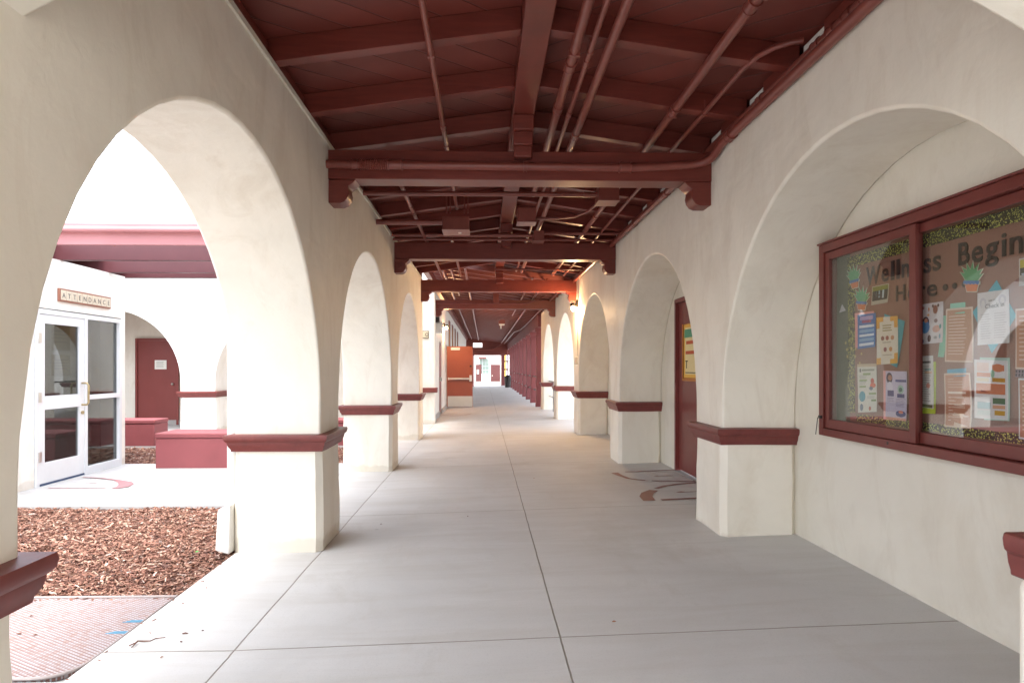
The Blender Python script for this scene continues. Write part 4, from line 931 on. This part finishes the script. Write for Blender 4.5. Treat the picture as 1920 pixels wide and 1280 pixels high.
# paper aloe plants
def aloe(cx, top, bot, wdt, rot, label):
    """crop units: centre x, top and bottom y, width"""
    M_ = lambda u, v: bp(cx+(u*math.cos(rot)-v*math.sin(rot))*wdt/2, (top+bot)/2+(u*math.sin(rot)+v*math.cos(rot))*(bot-top)/2, XP-.004)
    t = empty('paper_plant', bp(cx, bot, XP-.004), label, 'paper plant', 'paper aloe plants on the notice board')
    def fl(pts, dx, nm, m):
        p = [M_(u, v) for u, v in pts]
        mb = MB(); k = len(p); mb.add([(q.x-dx,q.y,q.z) for q in p]+[(q.x-dx+.001,q.y,q.z) for q in p], [tuple(range(k)),tuple(range(k,2*k))[::-1]]+[(i,(i+1)%k,k+(i+1)%k,k+i) for i in range(k)])
        mb.build(nm, m, t)
    lv = [(-.5,.35),(-.7,.05),(-1,-.28),(-.62,-.2),(-.85,-.62),(-.42,-.42),(-.45,-.92),(-.12,-.45),(.1,-1),(.2,-.45),(.62,-.88),(.45,-.35),(.95,-.5),(.68,-.12),(1,-.2),(.7,.1),(.5,.35)]
    fl([(u*1.05,v*1.04) for u, v in lv]+[(.72,.3),(.72,.52),(.6,.56),(.45,1.03),(-.45,1.03),(-.6,.56),(-.72,.52),(-.72,.3)], 0, 'white_edge', pc('#cfcdbd'))
    fl([(u*.94,v*.95+.01) for u, v in lv], .0015, 'leaves', pc('#5fa878'))
    fl([(-.56,.50),(.56,.50),(.40,.97),(-.40,.97)], .0015, 'pot', pc('#d67d4e'))
    fl([(-.66,.28),(.66,.28),(.64,.46),(.5,.54),(.35,.46),(.2,.54),(.05,.46),(-.1,.54),(-.25,.46),(-.4,.54),(-.55,.46),(-.66,.5)], .003, 'rim', pc('#3f78b4'))
aloe(179, 388, 487, 60, -.18, 'tilted paper aloe in an orange pot at the top left corner')
aloe(212, 476, 577, 66, .05, 'upright paper aloe in an orange pot, lower of the two on the left')
aloe(667, 373, 501, 98, 0, 'largest paper aloe in an orange pot, below the heading on the right pane')
# star stickers on the glass side strip
for i, (x, y, s) in enumerate(((145,712,8),(150,740,9),(168,735,9),(152,768,9),(186,737,7),(184,768,8),(210,757,7),(203,795,6),(160,700,7))):
    mb = MB(); c = bp(x, y, XP-.012); k = []
    sz = s*.0011*1.5
    for j in range(10):
        r_ = sz if j%2 == 0 else sz*.42; a = math.pi/2+2*math.pi*j/10+i; k.append((c.x, c.y-r_*math.cos(a), c.z+r_*math.sin(a)))
    mb.add(k+[(p[0]+.0008,p[1],p[2]) for p in k], [tuple(range(10)),tuple(range(10,20))[::-1]]+[(j,(j+1)%10,10+(j+1)%10,10+j) for j in range(10)])
    tag(recenter(mb.build('star_sticker', pc('#c9b870'))), 'small pale gold star, '+['leftmost of the cluster','left star of the middle row','centre star of the cluster','lowest star at the left','right of the centre star','below the centre star','rightmost of the cluster, near the blue list','lowest, standing on the green flyer','topmost of the cluster'][i], 'sticker', 'gold star stickers')
c = [bp(118,588,XP-.01), bp(145,578,XP-.01), bp(130,552,XP-.01)]  # flat white triangle just in front of the board
tag(recenter(MB().add(c+[Vector((p.x+.001,p.y,p.z)) for p in c], [(0,1,2),(5,4,3),(0,1,4,3),(1,2,5,4),(2,0,3,5)]).build('paper_triangle', pc('#c9c9cc'))), 'small white paper triangle on the bare green strip', 'paper')

# ------------------------------------------------------------------ attendance office (left)
XA = -5.22
AY0, AY1 = on_x(65,900,XA)[0], on_x(226,870,XA)[0]   # storefront opening
AYm = on_x(157,800,XA)[0]; AZ = 2.09
AO = empty('office_building', (XA-2, 4, 0), 'white plastered office with glass entrance door on the left of the courtyard', 'building')
MB().box(XA-.3, XA, -8, AY0-.01, -.2, 2.722).box(XA-.3, XA, AY1+.01, 9.30, -.2, 2.722).box(XA-.3, XA, AY0-.01, AY1+.01, AZ+.02, 2.722).box(-13, XA-.3, 9.0, 9.30, -.2, 2.722).build('wall', STUCCO2, AO)
MB().box(-13, XA-.3, -8, 4.6, 2.6, 2.72).build('ceiling', STUCCO2, AO)  # stops short so that sky lights the room behind the door
MB().box(-9.0, -8.9, 4, 9.0, 0, 2.6).box(-9.0, XA-.3, 3.9, 4.0, 0, 2.6).build('inner_wall', plain('warm_inner_wall', (.62,.44,.20)), AO)  # amber glow of the room is painted into the wall colour
MB().box(-9.0, XA-.01, 4, 9.0, -.1, .012).build('inner_floor', plain('dark_inner_floor', (.10,.07,.06)), AO)
sf = empty('storefront', (XA, (AY0+AY1)/2, 0), 'white aluminium frame with tall side panes right of the glass door', 'window')
fwd = .055
MB().box(XA-.06, XA+.02, AY0, AY0+fwd, 0, AZ).box(XA-.06, XA+.02, AYm, AYm+fwd, 0, AZ).box(XA-.06, XA+.02, AY1-fwd, AY1, 0, AZ).box(XA-.06, XA+.02, AY0+fwd, AYm, AZ-fwd, AZ).box(XA-.06, XA+.02, AYm+fwd, AY1-fwd, AZ-fwd, AZ).box(XA-.06, XA+.02, AYm+fwd, AY1-fwd, 0, .10).box(XA-.06, XA+.02, AYm+fwd, AY1-fwd, .98, 1.04).build('frame', WHITEMET, sf, bevel=.003)
MB().box(XA-.03, XA-.024, AYm+fwd-.005, AY1-fwd+.005, 1.035, AZ-fwd+.005).build('pane', GLASS2, sf); MB().box(XA-.03, XA-.024, AYm+fwd-.005, AY1-fwd+.005, .095, .985).build('pane', GLASS2, sf)
gd = empty('glass_door', (XA, (AY0+AYm)/2, 0), 'white framed glass door with a brass pull handle on the left building', 'door')
a, b = AY0+fwd+.004, AYm-.004; st = .095
MB().box(XA-.045, XA+.01, a, a+st, .03, AZ-fwd-.004).box(XA-.045, XA+.01, b-st, b, .03, AZ-fwd-.004).box(XA-.045, XA+.01, a+st, b-st, AZ-fwd-.11, AZ-fwd-.004).box(XA-.045, XA+.01, a+st, b-st, .90, 1.06).box(XA-.045, XA+.01, a+st, b-st, .03, .27).build('leaf', WHITEMET, gd, bevel=.003)
MB().box(XA-.02, XA-.014, a+st-.005, b-st+.005, 1.055, AZ-fwd-.105).build('pane', GLASS2, gd); MB().box(XA-.02, XA-.014, a+st-.005, b-st+.005, .265, .905).build('pane', GLASS2, gd)
hy = b-.05
MB().tube([(XA+.01,hy,.92)]+[(XA+.075,hy,.92),(XA+.095,hy,.95),(XA+.095,hy,1.17),(XA+.075,hy,1.20)]+[(XA+.01,hy,1.20)], .013, 10).build('handle', BRASS, gd, smooth=True)
MB().tube([(XA+.01,hy,.82),(XA+.03,hy,.82)], .022).build('lock', BRASS, gd)
for z in (.35,1.05,1.75): MB().box(XA+.011, XA+.03, a-.03, a+.02, z-.06, z+.06).build('hinge', STEEL, gd, bevel=.003)
MB().box(XA-.03, XA+.012, a, b, .004, .028).build('bottom_sweep', plain('navy_sweep', (.05,.08,.16)), gd)
# notices inside behind the door glass, dark furniture
nm_ = [pc('#e3cd98'), pc('#8f7648'), pc('#c79a4e')]
for k, (y0, y1, z0, z1) in enumerate(((b-st-.36,b-st-.02,1.62,1.92),(b-st-.36,b-st-.02,1.30,1.56),(AYm+.06,AYm+.16,1.5,1.95))):
    X_ = XA-.10
    mb = MB(); mb.box(X_-.004, X_, y0, y1, z0, z1); mb.mat(1)
    for j in range(4):
        zz = z1-.07-(z1-z0-.1)*j/4.5; mb.add([(X_+.001,y0+.04,zz),(X_+.001,y1-.05-.04*random.random(),zz),(X_+.001,y1-.05,zz+.012),(X_+.001,y0+.04,zz+.012)], [(0,1,2,3)])
    mb.mat(2).add([(X_+.001,y0+.02,z1-.05),(X_+.001,y0+.06,z1-.05),(X_+.001,y0+.06,z1-.015),(X_+.001,y0+.02,z1-.015)], [(0,1,2,3)])
    tag(recenter(mb.build('notice', nm_)), ['upper cream notice taped inside the glass door','lower cream notice taped inside the glass door','narrow yellow notice inside the side pane'][k], 'notice')
t = empty('display_shelf', (-6.6, 7.9, 0), 'dark display shelf with framed pictures inside the office entrance', 'shelf')
MB().box(-7.0,-6.4,6.8,8.6,0,.5).box(-7.0,-6.4,6.8,8.6,.8,.84).box(-7.0,-6.9,6.8,8.6,.5,1.9).build('cabinet', plain('dark_cabinet', (.07,.04,.035)), t, bevel=.01)
MB().box(-6.88,-6.84,7.0,7.7,1.15,1.8).box(-6.88,-6.84,7.85,8.5,1.15,1.8).build('picture', plain('grey_picture', (.25,.27,.30)), t)
# a conifer indoors by the door glass
def leafcloud(centers, n, size, name, m, parent=None, flat=.5, seed=1):
    import numpy as np
    R = np.random.RandomState(seed); vs = []; fs = []
    for (c, rr, k) in centers:
        p = R.normal(size=(k,3)); p /= np.linalg.norm(p,axis=1)[:,None]; p *= (R.rand(k,1)**.4)*np.array(rr); p += np.array(c)
        for q in p:
            a = R.normal(size=3); a /= np.linalg.norm(a); b = np.cross(a, R.normal(size=3)); b /= np.linalg.norm(b)
            s = size*(.6+.8*R.rand()); i = len(vs)
            vs += [q-a*s, q+b*s*.35, q+a*s, q-b*s*.35]; fs.append((i,i+1,i+2,i+3))
    me = bpy.data.meshes.new(name); me.from_pydata([tuple(map(float,v)) for v in vs], [], fs); me.materials.append(m)
    o = bpy.data.objects.new(name, me); COL.objects.link(o)
    if parent: put(o, parent)
    return o
def leaf_mat(name, a, b):
    m, nt, p = new_mat(name); g = nt.nodes.new('ShaderNodeNewGeometry')
    nt.links.new(mix(nt, g.outputs['Random Per Island'], a, b), p.inputs['Base Color']); p.inputs['Roughness'].default_value = .55; return m
LEAF = leaf_mat('leaf_green', (.03,.07,.02), (.10,.15,.05)); BARK = plain('bark', (.12,.085,.06), .9)
cf = empty('indoor_tree', (-5.75, 7.62, 0), 'dark needle tree standing inside behind the glass door', 'tree')
MB().tube([(-5.75,7.62,0),(-5.75,7.62,1.85)], [.03,.008], 8).build('trunk', BARK, cf)
leafcloud([((-5.75,7.62,.75+.12*i),(.30-.025*i,.28-.024*i,.07),170) for i in range(10)], 0, .045, 'foliage', LEAF, cf)
# sign over the door
def strip_sign():
    sy0, z1 = on_x(112,543,XA+.03); sy1, z0 = on_x(208,577,XA+.03)
    z1 = 2.375; z0 = 2.215
    t = empty('wall_sign', (XA, (sy0+sy1)/2, z0), 'long brown framed sign of ten cream letter tiles above the glass door', 'sign')
    MB().box(XA+.001, XA+.03, sy0, sy1, z0, z1).build('frame', plain('sign_brown', (.28,.12,.08)), t, bevel=.003)
    word = 'ATTENDANCE'; wd = (sy1-sy0-.03)/10
    tile = plain('sign_tile', (.62,.56,.44))
    for i, ch in enumerate(word):
        ya = sy0+.015+wd*i
        MB().box(XA+.0305, XA+.036, ya+.004, ya+wd-.004, z0+.02, z1-.02).build('tile', tile, t, bevel=.001)
        text_mesh('lettering', ch, .088, frame_mat((XA+.038, ya+wd/2, z0+.045), (0,1,0), (0,0,1)), plain('sign_ink', (.10,.09,.09)) if i == 0 else bpy.data.materials['sign_ink'], t, extrude=.0008, align='CENTER')
strip_sign()
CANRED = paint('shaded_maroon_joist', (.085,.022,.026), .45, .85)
# open timber canopy
cn = empty('canopy', (-6, 8, 2.7), 'red timber canopy with a pale pink fascia above the office entrance', 'canopy')
MB().box(-13, -2.25, 6.93, 6.97, 2.73, 2.965).build('fascia', FASCIA, cn, bevel=.004)
MB().tube([(-13,6.88,2.885),(-2.25,6.88,2.885)], .035).build('gutter', FASCIA, cn, smooth=True)
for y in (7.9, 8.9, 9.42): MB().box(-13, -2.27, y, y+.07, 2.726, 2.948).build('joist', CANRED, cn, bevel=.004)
MB().box(-13, -5.3, 6.975, 9.9, 2.949, 2.962).build('deck', DECK2, cn)  # unseen deck, cut back to let daylight onto the office wall
for x in (): MB().box(x-.04, x+.04, 6.971, 9.41 , 2.931, 3.04).build('cross_beam', WOODRED, cn)
for x,y in ((-10.5,7.2),): MB().box(x-.06,x+.06,y-.06,y+.06,0,2.93).build('post', WOODRED, cn)
# benches
def bench(label, x0, x1, y0, y1, h):
    t = empty('block_bench', ((x0+x1)/2,(y0+y1)/2,0), label, 'bench', 'pink block benches in the courtyard')
    MB().box(x0+.008,x1-.008,y0+.008,y1-.008,.0,h-.072).build('base', PINKCON, t, bevel=.012); MB().box(x0,x1,y0,y1,h-.07,h).build('seat', PINKCON, t, bevel=.015, seg=3)
bench('nearest and longest pink block bench, partly behind the first left pier', -4.56, -2.6, 8.84, 9.45, .49)
bench('pink block bench farther back against the office corner', -8.0, -5.85, 11.35, 11.85, .47)
bench('pink block bench glimpsed between the first two left piers', -3.7, -2.15, 11.35, 11.85, .47)
# wall and door behind the far arcade
BW = empty('building', (-8, 15.8, 0), 'shaded cream wall with a red door behind the far arcade', 'building')
MB().box(-16, -1.98, 15.65, 15.95, 0, 3.5).build('wall', BLOCK, BW)
MB().box(-16, -1.9, 13.2, 15.9, 3.51, 3.66).build('roof', DECK, BW)
x0, z1 = on_y(258,638,15.6); x1, zz = on_y(331,795,15.6)
t = empty('door', ((x0+x1)/2,15.6,0), 'dark red flat door with a white notice, under the far courtyard arch', 'door')
MB().box(x0-.05,x0,15.58,15.649,0,z1+.05).box(x1,x1+.05,15.58,15.649,0,z1+.05).box(x0,x1,15.58,15.649,z1,z1+.05).build('frame', DOORRED, t)
MB().box(x0+.002,x1-.002,15.61,15.648,.02,z1-.003).build('leaf', DOORRED, t)
MB().ball((x1-.09,15.57,1.0), .03).build('knob', STEEL, t, smooth=True)
a0, b0 = on_y(290,675,15.6); a1, b1 = on_y(312,692,15.6)
mb = MB().box(a0,a1,15.601,15.606,b1,b0).mat(1)
for j in range(5): mb.box(a0+.04,a1-.05-.03*random.random(),15.599,15.6005,b0-.05-.03*j,b0-.04-.03*j)
tag(recenter(mb.build('notice', [pc('#e4e4dc'), pc('#9aa39a')])), 'white framed notice on the dark red courtyard door', 'notice')
MB().box(-16,-1.98,15.60,15.649,0,.12).build('baseboard', bpy.data.materials['grey_baseboard'], BW)
# sill and wall box seen behind the first left pier
# downspout on the outer side of the first left pier
t = empty('downspout', (-1.96, 4.88, 0), 'white downspout with a boxy foot on the outer side of the first left pier', 'downspout')
MB().tube([(-1.935,4.90,.33),(-1.935,4.90,3.1)], .038, 14).build('pipe', DOWNSP, t, smooth=True)
MB().hexa([(-2.01,4.76,.03),(-1.905,4.76,.0),(-1.905,4.95,.0),(-2.01,4.95,.03),(-2.0,4.78,.33),(-1.905,4.78,.37),(-1.905,4.95,.37),(-2.0,4.95,.33)]).build('foot', DOWNSP, t, bevel=.012, seg=3)

# ------------------------------------------------------------------ mulch
import numpy as np
def chip_mat():
    m, nt, p = new_mat('bark_chip'); g = nt.nodes.new('ShaderNodeNewGeometry')
    c = ramp(nt, g.outputs['Random Per Island'], [(0,(.06,.028,.022)),(.25,(.18,.078,.052)),(.55,(.29,.135,.092)),(.8,(.39,.215,.148)),(.95,(.50,.35,.26)),(1,(.60,.50,.45))])
    c = mix(nt, math_n(nt,'MULTIPLY',noise_tex(nt, coords(nt,(1,1,1)), 90, 3),.5), c, (.08,.03,.02))
    nt.links.new(c, p.inputs['Base Color']); p.inputs['Roughness'].default_value = .8; return m
CHIP = chip_mat()
SOIL = plain('mulch_bed_soil', (.10,.038,.026), .95)
def mulch(x0, x1, y0, y1, n, seed, big, keep=lambda x, y: True):
    R = np.random.RandomState(seed); V = []; Fc = []
    nx, ny = 60, 40
    # uneven bed
    base = len(V)
    for j in range(ny+1):
        for i in range(nx+1):
            x = x0+(x1-x0)*i/nx; y = y0+(y1-y0)*j/ny
            e = 0 if i in (0,nx) or j in (0,ny) else 1
            V.append((x, y, -.045+e*.02*noise.noise(Vector((x*1.7,y*1.7,seed)))+e*.012*noise.noise(Vector((x*7,y*7,seed)))))
    for j in range(ny):
        for i in range(nx): Fc.append((j*(nx+1)+i, j*(nx+1)+i+1, (j+1)*(nx+1)+i+1, (j+1)*(nx+1)+i))
    nb_ = len(Fc)
    for k in range(n):
        x = R.uniform(x0+.02, x1-.015); y = R.uniform(y0+.02, y1-.02)
        if not keep(x, y): continue
        L = big*R.gamma(2.6, .0095)+.010; W_ = min(.014, .003+R.gamma(2, .003))*(.8+.4*big); H = .0025+.004*R.rand()
        z = -.042+.02*noise.noise(Vector((x*1.7,y*1.7,seed)))+.012*noise.noise(Vector((x*7,y*7,seed)))+R.rand()*.032
        a = R.uniform(0, math.pi); tl = R.normal()*.28; ro = R.normal()*.4
        d = np.array([math.cos(a)*math.cos(tl), math.sin(a)*math.cos(tl), math.sin(tl)]); u = np.array([-math.sin(a), math.cos(a), 0.])
        w_ = np.cross(d, u); u2 = u*math.cos(ro)+w_*math.sin(ro); w2 = np.cross(d, u2)
        c = np.array([x,y,z]); i0 = len(V); tp = .4+.6*R.rand()
        for sx, ww in ((-1, W_*tp), (.2, W_), (1, W_*(.3+.7*R.rand()))):
            for sy in (-1, 1):
                V.append(tuple(c+d*sx*L/2+u2*sy*ww/2+w2*H*(.5 if sx==.2 else 0)))
        for sx, ww in ((-1, W_*tp), (1, W_*.6)):
            for sy in (-1, 1): V.append(tuple(c+d*sx*L/2+u2*sy*ww/2-w2*H))
        Fc += [(i0,i0+2,i0+3,i0+1),(i0+2,i0+4,i0+5,i0+3),(i0,i0+6,i0+8,i0+4,i0+2),(i0+1,i0+3,i0+5,i0+9,i0+7),(i0,i0+1,i0+7,i0+6),(i0+4,i0+8,i0+9,i0+5)]
    me = bpy.data.meshes.new('mulch'); me.from_pydata(V, [], Fc); me.materials.append(SOIL); me.materials.append(CHIP)
    me.polygons.foreach_set('material_index', [0]*nb_+[1]*(len(Fc)-nb_)); me.update()
    o = bpy.data.objects.new('mulch', me); COL.objects.link(o); return tag(o, kind='stuff')
MY0 = on_z(200,1117,0)[1]
m1 = mulch(-5.9, -1.876, MY0-.06, 6.46, 46000, 3, 1.0); tag(m1, 'red-brown wood chip mulch beside the walkway')
m2 = mulch(-6.6, -1.876, 9.28, 11.36, 7000, 5, 1.5, lambda x, y: not (-4.6 < x < -2.55 and y < 9.5)); tag(m2, 'red-brown wood chip mulch between the pink benches')
tag(MB().box(-60,-5.2,-60,2.8,-.3,-.03).box(-60,-9.5,2.8,60,-.3,-.03).box(-9.5,-5.2,2.8,6.44,-.3,-.03).box(-5.2,-1.88,2.8,6.44,-.3,-.12).box(-9.5,-1.88,9.29,11.34,-.3,-.12).build('soil', SOIL), kind='structure')

# ------------------------------------------------------------------ expanded metal mat
def grate_mat():
    m, nt, p = new_mat('expanded_metal')
    g = nt.nodes.new('ShaderNodeNewGeometry'); s = nt.nodes.new('ShaderNodeSeparateXYZ'); nt.links.new(g.outputs[0], s.inputs[0])
    def tri(a, k): return math_n(nt, 'PINGPONG', math_n(nt, 'MULTIPLY', a, k), 1.0)
    u = math_n(nt, 'ADD', math_n(nt,'MULTIPLY',s.outputs[0],26), math_n(nt,'MULTIPLY',s.outputs[1],46))
    v = math_n(nt, 'SUBTRACT', math_n(nt,'MULTIPLY',s.outputs[0],26), math_n(nt,'MULTIPLY',s.outputs[1],46))
    a = math_n(nt,'PINGPONG',u,.5); b = math_n(nt,'PINGPONG',v,.5)
    q = math_n(nt,'MINIMUM',a,b)
    hole = ramp(nt, q, [(.14,(0,0,0)),(.20,(1,1,1))])
    n = noise_tex(nt, coords(nt), 2.5, 5); n2 = noise_tex(nt, coords(nt), 22, 5)
    c = mix(nt, n, (.33,.32,.33), (.38,.37,.385)); c = mix(nt, ramp(nt,n2,[(.50,(0,0,0)),(.66,(.8,.8,.8))]), c, (.30,.20,.17))
    c = mix(nt, hole, c, (.20,.10,.08)); nt.links.new(c, p.inputs['Base Color']); p.inputs['Roughness'].default_value = .6; p.inputs['Metallic'].default_value = .15
    inv = math_n(nt,'SUBTRACT',1,hole); nt.links.new(bump(nt, inv, .8, .006), p.inputs['Normal']); return m
GR = grate_mat()
ma, mb_ = on_z(130,1257,0), on_z(20,1262,0)
gy0 = 2.90; gx1 = -1.885; gy1 = MY0; gx0 = -4.2
t = empty('metal_mat', ((gx0+gx1)/2,(gy0+gy1)/2,0), 'rusty expanded metal mat with a rounded corner lying beside the walkway', 'mat')
oc = [(gx0,gy0),(gx1-.16,gy0)]+[(gx1-.16+.16*math.sin(a),gy0+.16-.16*math.cos(a)) for a in [math.pi/2*k/6 for k in range(1,7)]]+[(gx1,gy1),(gx0,gy1)]
MB().prism(oc, lambda u,v,tt: (u,v,-.03+tt*.02)).build('mesh_sheet', GR, t)
MB().tube([(x,y,-.006) for x,y in oc]+[(gx0,gy0,-.006)], .009, 8).build('rim', plain('rusty_rim', (.30,.26,.25), .6), t)
for k, (p0, p1) in enumerate((((200,1184),(250,1180)),((232,1163),(278,1159)))):
    a = on_z(*p0, -.005); b = on_z(*p1, -.005); m_ = MB()
    for j in range(3):
        yy = -.012+.011*j; m_.box(a[0]+.015*j, b[0]+.012*j, a[1]+yy, a[1]+yy+.0035, -.0095, -.007)
    m_.build('blue_paint_stroke', plain('sky_blue_paint', (.10,.30,.45)), t)
tag(MB().box(-5.2,-1.876,2.885,MY0-.07,-.2,-.034).box(-5.2,-1.876,2.70,2.88,-.2,-.012).build('kerb', PAVE), kind='structure')

# ------------------------------------------------------------------ litter: leaf flecks, twig, green scrap
def fleck(px, py, s, rot, label, m, z=None, name='dry_leaf', cat='leaf', group='dry leaves and chips on the concrete'):
    x, y = on_z(px, py, .0); zz = fz(x)+.002 if z is None else z
    mb = MB(); pts = []
    for k in range(9):
        a = 2*math.pi*k/9; r = s*(.5+.5*random.random()); pts.append((x+r*math.cos(a)*math.cos(rot)-r*.45*math.sin(a)*math.sin(rot), y+r*math.cos(a)*math.sin(rot)+r*.45*math.sin(a)*math.cos(rot), zz+.004*random.random()))
    mb.add(pts+[(x,y,zz+.008)], [(i,(i+1)%9,9) for i in range(9)])
    tag(recenter(mb.build(name, m)), label, cat, group)
DRY = plain('dry_leaf', (.14,.065,.045), .8); CHP = plain('stray_chip', (.33,.16,.09), .8)
fleck(347,1188,.022,.2,'dark chip lying right of the twig on the walkway edge', DRY); fleck(303,1233,.014,.8,'small rust chip below the twig', CHP)
fleck(1151,1186,.020,.1,'rust leaf lying on the joint near the bottom centre', CHP); fleck(380,1183,.009,.4,'tiny dark speck right of the dark chip', DRY)
fleck(339,1204,.010,.0,'small flake between the twig and the joint', DRY); fleck(1001,905,.016,.3,'small brown leaf right of the centre joint', CHP)
fleck(877,975,.012,.9,'lone brown fleck left of the centre joint', DRY); fleck(715,985,.012,.5,'brown fleck near the foot of the first left pier', DRY)
for i,(px,py) in enumerate(((58,1152),(67,1187),(36,1185))): fleck(px,py,.016,.3*i,['upper dark flake on the metal mat','middle dark flake on the metal mat','leftmost flake on the metal mat beside the near ledge'][i], DRY, z=-.008)
fleck(83,1178,.017,.2,'white scrap on the metal mat', pc('#e8e4e0'), z=-.008, name='paper_scrap', cat='scrap')
fleck(369,1037,.020,.9,'bright green scrap lying on the mulch', pc('#3fae4a'), z=.012, name='green_scrap', cat='scrap')
cn_ = 'nearest,second,third,fourth,fifth,sixth,seventh,eighth,ninth,tenth,eleventh,twelfth,thirteenth,farthest'.split(',')
for i in range(14):
    x = -1.868+random.random()**2*.12; y = 2.7+.14*i+random.uniform(0,.13); a = random.random()*3.1; L_ = .006+.008*random.random()
    ca, sa = math.cos(a)*L_, math.sin(a)*L_
    o = MB().hexa([(x-ca,y-sa,.0),(x+ca,y+sa,.0),(x+ca-sa*.4,y+sa+ca*.4,.0),(x-ca-sa*.3,y-sa+ca*.3,.0),(x-ca,y-sa,.003),(x+ca,y+sa,.005),(x+ca-sa*.4,y+sa+ca*.4,.004),(x-ca-sa*.3,y-sa+ca*.3,.003)]).build('bark_chip', CHIP)
    tag(recenter(o), '%s stray bark chip along the slab edge, counted from the camera' % cn_[i], 'wood chip', 'stray chips along the slab edge')
tp = [on_z(*p, .0) for p in ((247,1216),(258,1206),(268,1204),(282,1206),(292,1199),(310,1199))]
tag(MB().tube([(x,y,.008+.006*(i%2)) for i,(x,y) in enumerate(tp)], [.003,.004,.004,.003,.003,.002], 6).tube([(tp[1][0],tp[1][1],.01),(tp[1][0]-.02,tp[1][1]-.04,.008)], .003, 6).build('twig', DRY), 'thin bent twig on the walkway edge near the mat', 'twig')
# trees beyond, seen only in reflections and between things
def tree(x, y, h, label, seed):
    t = empty('tree', (x,y,0), label, 'tree')
    MB().tube([(x,y,-.3),(x+.1,y,h*.25),(x,y+.1,h*.6)], [.22,.16,.06], 10).build('trunk', BARK, t)
    R = random.Random(seed)
    leafcloud([((x+R.uniform(-1.3,1.3), y+R.uniform(-1.3,1.3), h*.55+R.uniform(-.2,.45)*h), (R.uniform(.6,1.2),)*3, 420) for _ in range(9)], 0, .12, 'crown', LEAF, t, seed=seed)
